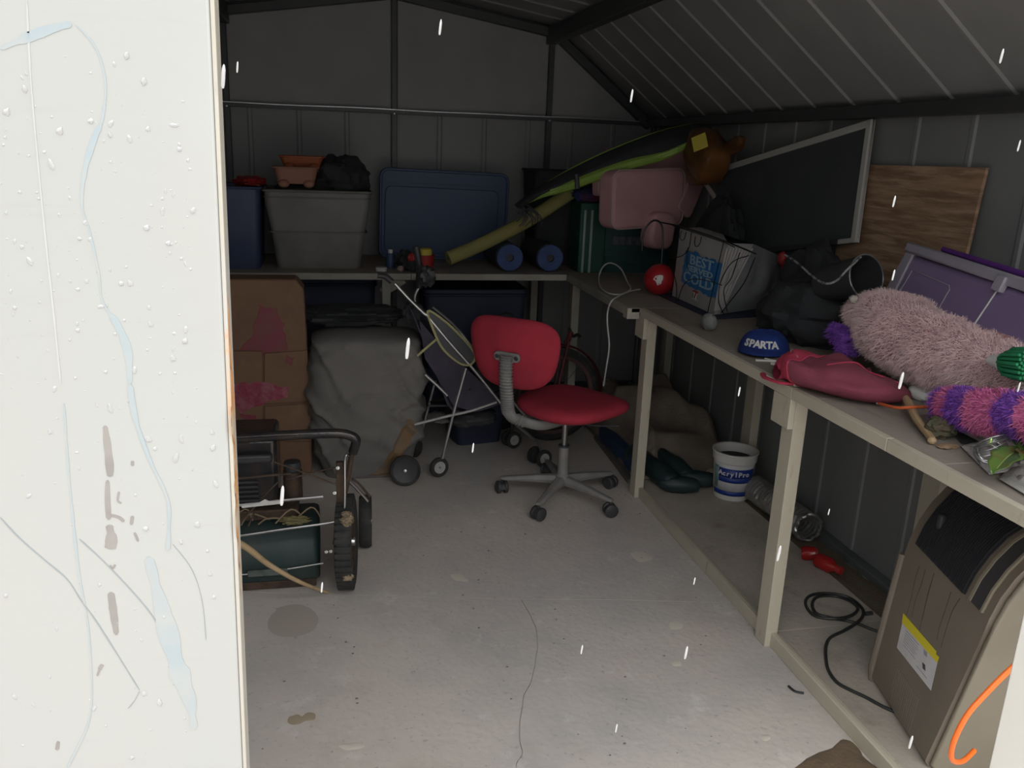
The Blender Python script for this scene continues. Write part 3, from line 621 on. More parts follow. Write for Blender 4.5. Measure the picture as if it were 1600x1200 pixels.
# dark tote in the corner
dbx = tub('storage_tub', 'black tote box standing at the back wall behind the lime shelter bag', 'tub', (1.44, 5.20, ZT+0.0), 0.42, 0.36, 0.56, m_dark, 0.0)
cr_, F = tub('crate', 'dark teal plastic crate in the corner beneath the pink chair', 'crate', (1.80, 4.88, ZT), 0.46, 0.34, 0.30, mat('teal_plastic', (0.012, 0.05, 0.052, 1), 0.5, 0, (0.02, 0.07, 0.065, 1), 6, 0.5), -0.1)
MB().box((-0.15, -0.176, 0.165), (0.12, -0.171, 0.215), F).build('label', mat('faded_label', (0.10, 0.10, 0.12, 1), 0.6, 0, (0.02, 0.03, 0.04, 1), 50, 0.8, stretch=(1, 1, 0.3)), cr_)
for i in range(3): MB().box((-0.20, -0.178, 0.06 + i*0.04), (0.20, -0.168, 0.07 + i*0.04), F).build('ridge', _mats['teal_plastic'], cr_)
m_grn = mat('green_plastic', (0.012, 0.06, 0.042, 1), 0.5, 0, (0.02, 0.08, 0.05, 1), 9, 0.5)
tb = empty('garden_bin', (1.50, 4.82, ZT), 'dark green upright box with two pale tubes at the bench corner', 'box')
MB().box((1.43, 4.72, ZT), (1.59, 4.92, ZT+0.40)).build('body', m_grn, tb, bevel=0.008)
for x in (1.455, 1.497): MB().tube([(x, 4.712, ZT+0.003), (x, 4.712, ZT+0.36)], 0.0075, 10).build('tube', mat('pale_tube', (0.3, 0.36, 0.33, 1), 0.4, 0), tb)
tag(MB().blob((1.50, 4.80, ZT+0.44), (0.10, 0.08, 0.045), amp=0.3, seed=6, nu=36, nv=20).build('towel', mat('blue_towel', (0.02, 0.035, 0.12, 1), 0.9, 0, (0.15, 0.02, 0.02, 1), 7, 0.8)), 'navy and red cloth heaped on the dark green box', 'cloth')
# pink child's armchair lying on the crate
m_pink = mat('pink_vinyl', (0.52, 0.29, 0.30, 1), 0.6, 0, (0.42, 0.23, 0.25, 1), 5, 0.6, 0.08, 40)
m_pinkp = mat('pink_piping', (0.42, 0.30, 0.29, 1), 0.5)
pc = empty('child_armchair', (1.83, 4.6, 1.2), 'pink padded child armchair tipped on top of the corner pile', 'armchair')
def slabpad(cpx, wpx, hpx, Y, rz, r, t, ang=0.0, name='cushion', pip=True):
    c = pY(cpx[0], cpx[1], Y); s = Y / 1320 * 1.06; w = wpx*s; h = hpx*s
    Fm = T4(c, Matrix(((1, 0, 0), (0, 0, -1), (0, 1, 0)))) @ Matrix.Rotation(rz, 4, 'Y') @ Matrix.Rotation(ang, 4, 'Z')
    MB().prism(rrect(w, h, r, 8), t, Fm @ Matrix.Translation((0, 0, -t/2))).build(name, m_pink, pc, bevel=min(t, r)*0.42, seg=5)
    if pip: MB().tube([Fm @ Vector((x, y, t/2-0.006)) for x, y in rrect(w*0.995, h*0.995, r, 8)], 0.0045, 6, closed=True).build('piping', m_pinkp, pc)
slabpad((1003, 309), 142, 86, 4.50, 0.35, 0.055, 0.13, 0.04, 'backrest')
slabpad((1018, 256), 118, 50, 4.64, 0.35, 0.05, 0.12, 0.06, 'seat', False)
slabpad((943, 280), 30, 48, 4.55, 0.3, 0.02, 0.07, 0.1, 'side_panel')
slabpad((1028, 360), 52, 56, 4.46, 0.4, 0.06, 0.10, -0.1, 'armrest', False)
slabpad((1070, 305), 38, 62, 4.60, 0.5, 0.03, 0.10, -0.5, 'armrest', False)
bag('plush_toy', 'small lilac plush tucked under the lime shelter bag', 'toy', pY(950, 248, 4.75), (0.055, 0.05, 0.05), mat('lilac_plush', (0.28, 0.16, 0.20, 1), 0.95, 0, (0.1, 0.06, 0.09, 1), 30, 0.7), 9)
# lime and black folded shelter
m_lime = mat('lime_fabric', (0.22, 0.33, 0.055, 1), 0.7, 0, (0.17, 0.28, 0.04, 1), 14, 0.7, 0.2, 90)
sh = empty('folded_sun_shelter', pY(960, 250, 4.5), 'long lime and black folded sun shelter lying across the corner pile', 'shelter')
up_c = [(805, 322), (845, 293), (900, 262), (960, 234), (1030, 208), (1085, 196), (1108, 200)]
lo_c = [(812, 322), (845, 305), (885, 292), (930, 275), (985, 256), (1045, 240), (1108, 204)]
Yq = lambda i: 4.72 - 0.06*i
U = spline([pY(x, y, Yq(i)) for i, (x, y) in enumerate(up_c)], 6); Lw = spline([pY(x, y, Yq(i)-0.05) for i, (x, y) in enumerate(lo_c)], 6)
n = len(U)
MB().grid(lambda u, v: (U[int(round(u*(n-1)))].lerp(Lw[int(round(u*(n-1)))], v) + Vector((0, -0.035*math.sin(PI*v) + 0.003*math.sin(v*14+u*7), 0))), n, 12).build('fabric', m_dark, sh, solid=0.02)
MB().tube(U, [0.006 + 0.007*math.sin(PI*i/(n-1)) for i in range(n)], 8).build('edge_band', m_lime, sh)
MB().tube(Lw, [0.004 + 0.026*math.sin(PI*min(1, (i/(n-1))**1.2))**0.7 for i in range(n)], 10, flat=1.0).build('edge_band', m_lime, sh)
for dz in (0.012, -0.004): MB().tube([p + Vector((0, -0.021, dz)) for p in Lw[8:-5]], 0.0028, 6).build('seam', mat('lime_seam', (0.36, 0.5, 0.14, 1), 0.6), sh)
MB().tube([Lw[14] + Vector((-0.006, -0.025, 0.05)), Lw[14] + Vector((0.0, -0.03, 0.01)), Lw[14] + Vector((0.004, -0.028, -0.025))], 0.014, 8).build('strap', m_blk, sh)
m_net = MB()
for i in range(14):
    a = U[2] + Vector((random.uniform(-0.04, 0.08), -0.02, random.uniform(-0.06, 0.0))); m_net.tube(spline([a, a + Vector((0.05, -0.01, -0.03)), a + Vector((random.uniform(0, 0.1), 0, -0.08))], 4), 0.0035, 5)
m_net.build('cord_loops', m_blk, sh)
# amber helmet-like lantern
m_amber = mat('amber_plastic', (0.17, 0.07, 0.02, 1), 0.3, 0, (0.08, 0.035, 0.015, 1), 7, 0.8, trans=0.15)
am = empty('amber_lantern', pX(1100, 240, 1.93), 'amber plastic lantern on the corner pile above the framed board', 'lantern')
ca = pX(1105, 243, 1.93)
MB().blob(ca, (0.085, 0.15, 0.10), Matrix.Rotation(0.5, 3, 'X'), amp=0.06, seed=1, pw=0.45).build('body', m_amber, am)
MB().blob(ca + Vector((0.06, -0.17, 0.05)), (0.030, 0.09, 0.035), Matrix.Rotation(-0.3, 3, 'X'), amp=0.08, seed=2, pw=0.6).build('spout', m_amber, am)
MB().blob(ca + Vector((-0.01, 0.06, -0.10)), (0.05, 0.08, 0.05), amp=0.05, pw=0.5).build('base', m_amber, am)
FS = T4(ca + Vector((-0.090, -0.095, 0.062)), frame((-0.74, -0.62, 0.25), (0.5, -0.8, 0.1)))
MB().box((-0.038, -0.038, 0), (0.038, 0.038, 0.003), FS @ Matrix.Rotation(0.35, 4, 'Z')).build('sticker', m_yel, am)
# framed blackboard leaning against the right wall
bb = empty('blackboard', pX(1340, 377, 1.98), 'large blackboard in a thin white frame leaning on the right wall', 'blackboard')
A = pX(1090, 273, 2.02); B = pX(1364, 186, 2.085); Cc = pX(1338, 379, 2.03); Dd = pX(1176, 398, 2.03)
def quadbar(p, q, w, t, nrm, m, name):
    d = (q-p).normalized(); s = nrm.cross(d).normalized(); cen = (A+B+Cc+Dd)/4
    if s.dot(cen - p) < 0: s = -s
    b = MB(); v = [p, q, q + s*w, p + s*w]; b.add(v + [x - nrm*t for x in v], [(0,1,2,3), (7,6,5,4), (0,4,5,1), (1,5,6,2), (2,6,7,3), (3,7,4,0)]); b.build(name, m, bb, bevel=0.002)
nb = (B-A).cross(Cc-B).normalized()
if nb.x > 0: nb = -nb
m_frm = mat('white_frame_paint', (0.42, 0.41, 0.38, 1), 0.5, 0, (0.45, 0.43, 0.4, 1), 12, 0.5)
off = nb*0.008
for p, q in ((A, B), (B, Cc), (A.lerp(Dd, 0.34), A)): quadbar(p + off, q + off, 0.028, 0.022, nb, m_frm, 'frame_bar')
quadbar(Cc + off, Cc.lerp(Dd, 0.14) + off, 0.02, 0.022, nb, m_frm, 'frame_bar'); quadbar(Cc.lerp(Dd, 0.142) + off, Dd + off, 0.02, 0.022, nb, m_blk, 'frame_bar')
v = [A, B, Cc, Dd]; MB().add(v + [x - nb*0.010 for x in v], [(0,1,2,3), (7,6,5,4), (0,4,5,1), (1,5,6,2), (2,6,7,3), (3,7,4,0)]).build('panel', mat('blackboard_black', (0.045, 0.052, 0.053, 1), 0.7, 0, (0.065, 0.068, 0.068, 1), 5, 0.5), bb)
# plywood sheet
m_ply = layered('plywood', (0.34, 0.215, 0.13, 1), [((0.19, 0.11, 0.065, 1), 5, 0.42, 0.58, 0.9, (1, 0.5, 4.5)), ((0.46, 0.31, 0.20, 1), 9, 0.5, 0.62, 0.8, (1, 0.4, 5)), ((0.5, 0.4, 0.3, 1), 3, 0.66, 0.72, 0.5, (1, 1, 1))], 0.7, 0.15, 50)
q = [pX(1362, 258, 2.10), pX(1541, 262, 2.10), pX(1508, 402, 2.07), pX(1340, 402, 2.07)]
q[2] += (q[2]-q[1])*1.2; q[3] = q[0] + (q[2]-q[1]); q[0].y += 0.12; q[3].y += 0.12
nq = Vector((-1, 0, 0.05)).normalized(); pb = MB().add(q + [x - nq*0.012 for x in q], [(0,1,2,3), (7,6,5,4), (0,4,5,1), (1,5,6,2), (2,6,7,3), (3,7,4,0)])
tag(pb.build('plywood_sheet', m_ply, bevel=0.001), 'square brown plywood sheet leaning upright on the right wall', 'plywood')
# ---- red ball with a white print, loop of white cable
m_ball = mat('red_rubber', (0.40, 0.018, 0.025, 1), 0.4, 0, (0.28, 0.012, 0.02, 1), 8, 0.5)
c = pz(1016, 462, ZT); c = Vector((c.x+0.05, c.y+0.02, ZT+0.078))
bl = empty('ball', (c.x, c.y, ZT), 'red ball with a white print on the bench beside the ice bag', 'ball')
MB().blob(c, (0.078, 0.078, 0.078), nu=32, nv=20).build('body', m_ball, bl)
vd = (Vector((0, 0, CAM_H)) - c).normalized(); Fb = frame(vd, (0.3, -0.1, 1))
def onball(x, y): 
    d = (vd + Fb.col[0]*x + Fb.col[1]*y).normalized(); return c + d*0.0785
pr = [onball(x*0.55, y*0.55) for x, y in ((0.55, 0.1), (0.25, 0.6), (-0.25, 0.75), (-0.35, 0.3), (-0.75, -0.05), (-0.4, -0.35), (0.2, -0.35), (0.6, -0.25))]
cen = onball(0, 0); MB().add([cen + vd*0.0015] + [p for p in pr], [(0, i+1, (i+1) % 8 + 1) for i in range(8)]).build('print', m_wht, bl)
m_cab = mat('white_cable', (0.52, 0.52, 0.50, 1), 0.45)
pts = [pz(1000, 452, ZT+0.006), pz(985, 455, ZT+0.006), pz(968, 460, ZT+0.006), pz(950, 458, ZT+0.006), pz(938, 448, ZT+0.01), pY(936, 432, 4.45), pY(943, 416, 4.45), pY(955, 411, 4.4), pY(970, 420, 4.3), pz(980, 440, ZT+0.01), pz(985, 452, ZT+0.012), pz(968, 462, ZT+0.01), pX(956, 470, 1.332), pX(950, 485, 1.33), pX(949, 505, 1.332), pX(952, 540, 1.333), pX(948, 570, 1.334), pX(943, 603, 1.334)]
tag(MB().tube(spline(pts, 8), 0.0042, 7).build('cable', m_cab), 'white cable looped on the bench and hanging down over its edge', 'cable')
# ================================================================ LEFT SIDE OF THE FLOOR
# ---- tall cardboard with pink paint
m_card = layered('brown_cardboard', (0.20, 0.115, 0.065, 1), [((0.15, 0.08, 0.055, 1), 3, 0.45, 0.65, 0.6, (1, 1, 1)), ((0.25, 0.15, 0.08, 1), 5, 0.52, 0.7, 0.5, (1, 1, 1))], 0.8, 0.1, 80)
m_pinkpaint = mat('pink_paint', (0.22, 0.035, 0.06, 1), 0.55, 0, (0.18, 0.07, 0.055, 1), 9, 0.9)
m_pinkgloss = mat('glossy_pink_paint', (0.28, 0.04, 0.075, 1), 0.3, 0, (0.36, 0.16, 0.18, 1), 30, 0.6, 0.4, 90)
cbx = empty('cardboard_carton', (-0.3, 4.15, 0), 'tall brown cardboard carton with pink paint smears behind the mower', 'carton')
YC = 4.05
def cpt(x, y, dy=0.0): return pY(x, y, YC + dy)
def cpanel(name, px, dy, t, m, par=cbx):
    v = [cpt(x, y, dy) for x, y in px]; n = len(v); bk = [p + Vector((0, t, 0)) for p in v]
    return MB().add(v + bk, [tuple(range(n-1, -1, -1)), tuple(range(n, 2*n))] + [(i, (i+1) % n, n+(i+1) % n, n+i) for i in range(n)]).build(name, m, par, bevel=0.004)
body = MB(); pb2 = [cpt(340, 436), cpt(462, 437), cpt(474, 452), cpt(480, 540), cpt(486, 620), cpt(488, 733)]
x0 = -0.62; out = [Vector((x0, YC, pb2[0].z))] + pb2[1:5] + [Vector((pb2[5].x, YC, 0.002)), Vector((x0, YC, 0.002))]
n = len(out); 
MB().add(out + [p + Vector((0, 0.16, 0)) for p in out], [tuple(range(n-1, -1, -1)), tuple(range(n, 2*n))] + [(i, (i+1) % n, n+(i+1) % n, n+i) for i in range(n)]).build('body', m_card, cbx, bevel=0.008)
cpanel('flap', [(345, 548), (409, 549), (411, 690), (345, 690)], -0.014, 0.012, m_card)
cpanel('flap', [(413, 552), (480, 548), (486, 628), (412, 632)], -0.014, 0.012, m_card)
cpanel('flap', [(413, 635), (485, 631), (487, 690), (413, 690)], -0.012, 0.010, m_card)
def smear(px, dy, m, jag=6, seed=1):
    r = random.Random(seed); P2 = []
    for i in range(len(px)):
        a = Vector((*px[i], 0)); b2 = Vector((*px[(i+1) % len(px)], 0))
        for k in range(5): q = a.lerp(b2, k/5); P2.append((q.x + r.uniform(-jag, jag)*0.5, q.y + r.uniform(-jag, jag)*0.5))
    cpanel('paint_smear', P2, dy, 0.0015, m)
smear([(402, 478), (432, 484), (446, 520), (452, 548), (420, 552), (372, 546), (395, 520)], -0.0025, m_pinkpaint, 10, 2)
smear([(448, 556), (460, 560), (455, 572), (444, 566)], -0.0165, m_pinkpaint, 3, 4)
smear([(362, 600), (410, 597), (450, 606), (448, 618), (408, 634), (374, 644), (364, 630)], -0.0165, m_pinkgloss, 6, 3)
smear([(374, 644), (398, 650), (410, 672), (404, 680), (384, 662)], -0.0165, m_pinkpaint, 4, 5)
# ---- covered barbecue
m_cov = layered('grey_cover_cloth', (0.175, 0.165, 0.152, 1), [((0.125, 0.12, 0.112, 1), 2.5, 0.45, 0.65, 0.6, (1, 1, 1)), ((0.22, 0.205, 0.19, 1), 6, 0.55, 0.7, 0.5, (1, 1, 1))], 0.9, 0.25, 90)
m_rustc = mat('rusty_cloth', (0.21, 0.125, 0.06, 1), 0.9, 0, (0.17, 0.14, 0.11, 1), 10, 0.8, 0.3, 60)
cb = empty('covered_barbecue', (0.17, 4.13, 0), 'barbecue under a rumpled grey cover with a rust-brown stain', 'barbecue')
bc = Vector((0.185, 4.13, 0))
def covfn(u, v):
    a = 2*PI*u; z = 0.80*v if v < 0.86 else 0.80*0.86 + (v-0.86)/0.14*0.09
    prof = 0.80 + 0.22*math.sin(PI*min(1, (v*1.08))**0.9) if v < 0.86 else (0.955 - ((v-0.86)/0.14)**2*0.9)
    if v < 0.86: prof = 0.80 + 0.22*math.sin(min(1.0, v/0.5)*PI/2) - 0.03*max(0, (v-0.55)/0.31)**2
    else: prof = 0.95*max(0.0, 1 - ((v-0.86)/0.14)**5)
    ca, sa = math.cos(a), math.sin(a)
    x = 0.272*math.copysign(abs(ca)**0.5, ca)*prof; y = 0.22*math.copysign(abs(sa)**0.5, sa)*prof
    # diagonal folds of the hanging cloth
    f1 = math.sin((x*1.6 + z*1.0)*26 + 4*noise.noise(Vector((x*3, z*3, 1)))); f2 = math.sin((x*0.9 - z*1.3)*20 + 3)
    d = 0.024*max(0, f1)**3 + 0.018*max(0, f2)**3 + 0.018*noise.noise(Vector((x*5, y*5, z*5)))
    d *= math.sin(PI*min(1, v*1.02))**0.4 if v < 0.98 else 0
    r = Vector((ca, sa, 0))
    return bc + Vector((x, y, z*0.94 + 0.02*noise.noise(Vector((x*4, y*4, 9)))*(v > 0.5))) + r*d
MB().grid(covfn, 110, 60, cu=True).build('cover', m_cov, cb, ang=60)
# rust stain panel follows the cover surface
def stainfn(u, v):
    v2 = 0.02 + 0.40*v; u2 = 0.748 + 0.09*u*(0.95 - 0.55*v)*(0.85 + 0.2*math.sin(v*9+1)) + 0.065*v
    p = covfn(u2 % 1.0, v2); d = (p - (bc + Vector((0, 0, p.z)))).normalized(); e = min(u, 1-u, v, 1-v)
    return p + d*(0.013 - (0.012 if e < 0.02 else 0))
MB().grid(stainfn, 26, 26).build('stain_patch', m_rustc, cb)
tag(MB().blob((0.10, 4.20, 0.775), (0.30, 0.17, 0.045), amp=0.25, seed=4, nu=48, nv=24).build('folded_sheet', m_dark), 'dark folded sheet lying on top of the covered barbecue', 'sheet')
# ---- loose round black wheel with a bright hub
m_tyre = mat('tyre_rubber', (0.022, 0.022, 0.022, 1), 0.8, 0, (0.06, 0.055, 0.05, 1), 20, 0.6, 0.3, 120)
def wheel(parent, c, r, wd, axis, m_hub, tread=0, hub=0.6, name='wheel', knob=True, lugs=0):
    F = T4(c, frame(axis)); b = MB(); rr = r
    b.lathe([(hub*r, -wd*0.42), (rr*0.93, -wd*0.5), (rr*0.985, -wd*0.36), (rr, -wd*0.15), (rr, wd*0.15), (rr*0.985, wd*0.36), (rr*0.93, wd*0.5), (hub*r, wd*0.42), (hub*r, -wd*0.42)], 40, F)
    w_ = b.build(name, m_tyre, parent)
    MB().lathe([(0.0, -wd*0.32), (hub*r*0.92, -wd*0.30), (hub*r*1.01, -wd*0.40), (hub*r*1.01, wd*0.40), (hub*r*0.92, wd*0.30), (0.0, wd*0.32)], 28, F).build('hub', m_hub, w_)
    if knob: MB().lathe([(0.0, -wd*0.55), (r*0.10, -wd*0.5), (r*0.13, 0), (r*0.10, wd*0.5), (0, wd*0.55)], 14, F).build('axle_cap', m_steel, w_)
    if lugs:
        t = MB()
        for k in range(lugs):
            a = 2*PI*k/lugs; t.box((rr*0.985, -0.011, -wd*0.44), (rr*1.022, 0.006, wd*0.44), F @ Matrix.Rotation(a, 4, 'Z'))
        t.build('tread_bars', m_tyre, w_)
    return w_
lw = empty('loose_wheel', pz(634, 757, 0), 'flat black wheel propped against the foot of the grey cover', 'wheel')
c = pY(633, 731, 3.84); c.z = 0.077
wheel(lw, c, 0.075, 0.028, (-0.1, -1, 0.18), m_blk, hub=0.8, name='disc')
# ---- old push mower
m_blkm = mat('black_enamel', (0.03, 0.03, 0.033, 1), 0.15, 0.4, (0.09, 0.07, 0.055, 1), 12, 0.5, 0.1, 60)
m_dgreen = mat('dark_green_deck', (0.015, 0.034, 0.033, 1), 0.5, 0, (0.05, 0.055, 0.05, 1), 9, 0.5, 0.1, 40)
m_rusty = mat('rusty_steel', (0.10, 0.065, 0.045, 1), 0.7, 0.4, (0.04, 0.03, 0.025, 1), 16, 0.8, 0.3, 80)
m_mud = mat('dry_mud', (0.26, 0.20, 0.13, 1), 0.95, 0, (0.18, 0.13, 0.08, 1), 30, 0.7, 0.5, 90)
mw = empty('push_mower', (-0.2, 2.95, 0), 'old push mower with a black tube frame, dark green deck and lugged wheel', 'mower')
YM = 2.86
def mp_(x, y, Y=YM): return pY(x, y, Y)
wc = Vector((0.052, 2.905, 0.178))
w1 = wheel(mw, wc, 0.172, 0.062, (1, -0.10, 0.02), m_rusty, hub=0.62, lugs=44)
for a, s in ((0.9, 1.0), (1.02, 0.8), (-0.35, 0.8), (0.8, 0.6)):
    d = Vector((0, -math.cos(a), math.sin(a))); MB().blob(wc + d*0.172, (0.024*s, 0.018*s, 0.016*s), amp=0.5, sc=4, seed=int(a*10) % 7, nu=20, nv=14).build('mud', m_mud, w1)
w2c = pY(563, 825, 3.22); w2c.z = 0.11
wheel(mw, Vector((0.135, 3.22, 0.11)), 0.108, 0.05, (1, -0.06, 0), m_blk, hub=0.55)
def tb_(name, pts, r, m, k=5, n=10, par=mw): return MB().tube(spline(pts, k), r, n).build(name, m, par)
Lx = -0.55
tl_ = mp_(366, 685)
tb_('handle_bar', [Vector((Lx, YM, tl_.z-0.01)), tl_, mp_(450, 680), mp_(520, 677), mp_(545, 680), mp_(556, 688), mp_(552, 706, 2.88)], 0.0175, m_blkm, 6, 12)
tb_('handle_tube', [mp_(553, 690, 2.88), mp_(548, 720, 2.89), mp_(541, 760, 2.90), mp_(531, 800, 2.91), mp_(524, 850, 2.92)], 0.010, m_rusty)
tb_('frame_tube', [Vector((Lx, YM-0.02, mp_(366, 840).z)), mp_(368, 838, YM-0.02), mp_(450, 826, YM-0.02), mp_(515, 817, YM-0.02), mp_(532, 811, YM-0.02), mp_(538, 798, YM-0.02), mp_(539, 760, YM-0.01), mp_(539, 722, YM), mp_(541, 711, YM), mp_(545, 712, YM+0.01)], 0.0048, m_steel)
tb_('frame_tube', [Vector((Lx, YM, mp_(366, 792).z)), mp_(366, 790), mp_(430, 783), mp_(505, 776)], 0.0060, m_steel)
tb_('frame_tube', [Vector((Lx, YM, mp_(366, 748).z)), mp_(366, 748), mp_(430, 742), mp_(455, 740)], 0.0045, m_rusty)
for p, q in (((429, 722), (526, 757)), ((448, 749), (524, 730)), ((368, 825), (422, 765)), ((422, 765), (436, 752)), ((388, 822), (398, 800))):
    tb_('brace_rod', [mp_(*p, YM+0.01), mp_(*q, YM+0.015)], 0.0032, m_rusty)
for p in ((528, 731), (523, 770), (510, 862), (517, 861)):
    c = mp_(*p, 2.84); MB().lathe([(0.0, 0.007), (0.006, 0.006), (0.0065, 0.0)], 12, T4(c, frame((-0.1, -1, 0.2)))).build('bolt', mat('bright_bolt', (0.8, 0.8, 0.75, 1), 0.2, 0.6), mw)
MB().box((mp_(528, 740).x-0.006, 2.875, 0.23), (mp_(528, 740).x+0.02, 2.90, 0.50)).build('side_bracket', m_rusty, mw, bevel=0.003)
# torn white sticker on the middle tube
sp_ = [mp_(377, 790, YM-0.009), mp_(404, 786, YM-0.009), mp_(414, 780, YM-0.009), mp_(420, 783, YM-0.009), mp_(440, 783, YM-0.009), mp_(441, 787, YM-0.009), mp_(378, 794, YM-0.009)]
n = len(sp_); MB().add(sp_ + [p + Vector((0, 0.002, 0)) for p in sp_], [tuple(range(n-1, -1, -1)), tuple(range(n, 2*n))] + [(i, (i+1) % n, n+(i+1) % n, n+i) for i in range(n)]).build('torn_label', m_wht, mw)
# deck: rounded hood, reel chamber, motor box
def decksec(x):
    z0, z1 = 0.035, 0.245
    return [(2.90, z0), (2.885, 0.10), (2.90, 0.165), (2.935, 0.215), (2.99, z1), (3.12, z1), (3.2, 0.19), (3.22, z0)]
b = MB(); xs2 = [Lx, -0.30, -0.06, -0.045]; secs = [[Vector((x, y + (0.012 if x == -0.045 else 0), z - (0.015 if x == -0.045 and z > 0.1 else 0))) for y, z in decksec(x)] for x in xs2]; k = 8
b.add([p for s in secs for p in s], [(i*k+j, i*k+(j+1) % k, (i+1)*k+(j+1) % k, (i+1)*k+j) for i in range(3) for j in range(k)] + [tuple(range(k)), tuple(3*k+j for j in range(k))]).build('deck', m_dgreen, mw, bevel=0.008)
tb_('deck_trim', [mp_(368, 899, 2.876), mp_(430, 892, 2.876), mp_(505, 880, 2.876)], 0.0028, mat('silver_trim', (0.5, 0.5, 0.48, 1), 0.4, 0.6))
MB().box((-0.30, 2.872, 0.075), (-0.16, 2.884, 0.10)).build('deck_plate', mat('worn_plate', (0.10, 0.12, 0.11, 1), 0.5, 0, (0.03, 0.05, 0.05, 1), 30, 0.7), mw, bevel=0.002)
MB().box((Lx, 2.905, 0.004), (-0.06, 2.95, 0.036)).build('skid', m_rusty, mw, bevel=0.004)
MB().box((Lx, 2.98, 0.245), (-0.12, 3.20, 0.285)).build('motor_base', m_rusty, mw, bevel=0.006)
eb = MB().box((Lx, 3.0, 0.285), (-0.19, 3.24, 0.56)).build('motor_box', m_blkm, mw, bevel=0.02, seg=3)
MB().box((Lx, 2.97, 0.47), (-0.205, 3.22, 0.505)).build('motor_lid', m_blk, mw, bevel=0.01)
for i in range(6): MB().box((Lx+0.02, 2.99, 0.30 + i*0.018), (-0.26, 3.002, 0.308 + i*0.018)).build('cooling_fin', m_blk, mw)
MB().tube([(-0.14, 3.08, 0.285), (-0.14, 3.08, 0.40)], 0.035, 16).build('fuel_pot', m_rusty, mw)
MB().lathe([(0, 0), (0.03, 0), (0.034, 0.02), (0.03, 0.035), (0, 0.038)], 18, T4((-0.14, 3.08, 0.40))).build('fuel_cap', m_blk, mw)
for i in range(7):
    r2 = random.Random(i); MB().tube(spline([(-0.5+i*0.06, 2.94, 0.25), (-0.45+i*0.06+r2.uniform(-.03, .03), 2.93, 0.27+r2.uniform(0, .05)), (-0.4+i*0.06, 2.95, 0.262)], 4), 0.003, 6).build('dry_stalk', m_mud, mw)
MB().blob((-0.13, 2.93, 0.262), (0.05, 0.02, 0.014), amp=0.5, sc=4, seed=3).build('dry_leaf', mat('olive_leaf', (0.16, 0.14, 0.05, 1), 0.9, 0, (0.2, 0.17, 0.11, 1), 30, 0.7), mw)
tb_('throttle_lever', [mp_(545, 752, 3.0), mp_(558, 764, 3.0), mp_(575, 783, 3.0)], 0.006, m_steel)
tb_('throttle_lever', [mp_(550, 748, 3.02), mp_(562, 757, 3.02), mp_(578, 776, 3.02)], 0.0045, m_rusty)
# wooden stick leaning on the mower
m_stick = mat('pale_wood', (0.42, 0.30, 0.17, 1), 0.6, 0, (0.32, 0.21, 0.11, 1), 6, 0.6, 0.1, 60, stretch=(1, 1, 6))
st = spline([Vector((-0.50, 2.66, 0.40)), pY(368, 846, 2.66), pY(420, 882, 2.70), pY(470, 910, 2.73), pz(513, 926, 0.006)], 6)
tag(MB().tube(st, [0.014 - 0.009*i/(len(st)-1) for i in range(len(st))], 12).build('wooden_stick', m_stick), 'pale tapered wooden stick leaning across the front of the mower', 'stick')
# ---- umbrella stroller
sv = empty('folding_stroller', (0.75, 4.05, 0), 'folding umbrella stroller with grey-purple fabric and yellow piping', 'stroller')
m_alu = mat('aluminium_tube', (0.50, 0.50, 0.49, 1), 0.35, 0.9, (0.3, 0.3, 0.3, 1), 12, 0.5)
m_pur = mat('grey_purple_fabric', (0.060, 0.052, 0.075, 1), 0.9, 0, (0.035, 0.032, 0.045, 1), 8, 0.6, 0.3, 200)
m_pip = mat('yellow_piping', (0.42, 0.40, 0.20, 1), 0.6)
YN, YFr = 3.93, 4.22
def s_(x, y, Y=YN): return pY(x, y, Y)
def stb(name, pts, r, m, k=4): return MB().tube(spline(pts, k), r, 10).build(name, m, sv)
stb('push_tube', [s_(617, 443), s_(640, 468), s_(665, 492)], 0.008, m_alu)
stb('side_tube', [s_(665, 490), s_(705, 538), s_(745, 583), s_(790, 640), s_(805, 662)], 0.0085, m_alu)
stb('side_tube', [s_(676, 480, YFr), s_(720, 520, YFr), s_(770, 590, YFr), s_(830, 660, YFr)], 0.0085, m_alu)
stb('push_tube', [s_(655, 448, YFr), s_(648, 468, YFr), s_(660, 500, YFr)], 0.008, m_alu)
stb('rear_leg', [s_(728, 575), s_(710, 640), s_(691, 716)], 0.0085, m_alu)
stb('rear_leg', [s_(680, 595, YFr), s_(668, 640, YFr), s_(655, 688, YFr)], 0.0085, m_alu)
stb('seat_bar', [s_(645, 664), s_(700, 650), s_(735, 642), s_(776, 628)], 0.008, m_alu)
stb('hinge_strut', [s_(664, 585), s_(683, 602), s_(699, 618)], 0.008, m_alu)
stb('cross_strut', [s_(668, 634), s_(715, 634, 4.0), s_(760, 634, YFr)], 0.006, m_blk)
stb('cross_strut', [s_(672, 628, YFr), s_(700, 622, 4.05), s_(735, 608)], 0.006, m_blk)
stb('handle', [s_(612, 440), s_(602, 432), s_(590, 430)], 0.014, m_blk)
stb('handle', [s_(655, 450, YFr), s_(655, 415, YFr), s_(650, 385, YFr)], 0.017, m_blk)
MB().blob(s_(666, 432, 4.1), (0.045, 0.04, 0.05), amp=0.3, seed=2).build('strap_bundle', m_blk, sv)
MB().blob(s_(645, 488, 4.0), (0.05, 0.03, 0.05), amp=0.3, seed=3).build('folded_canopy', m_dark, sv)
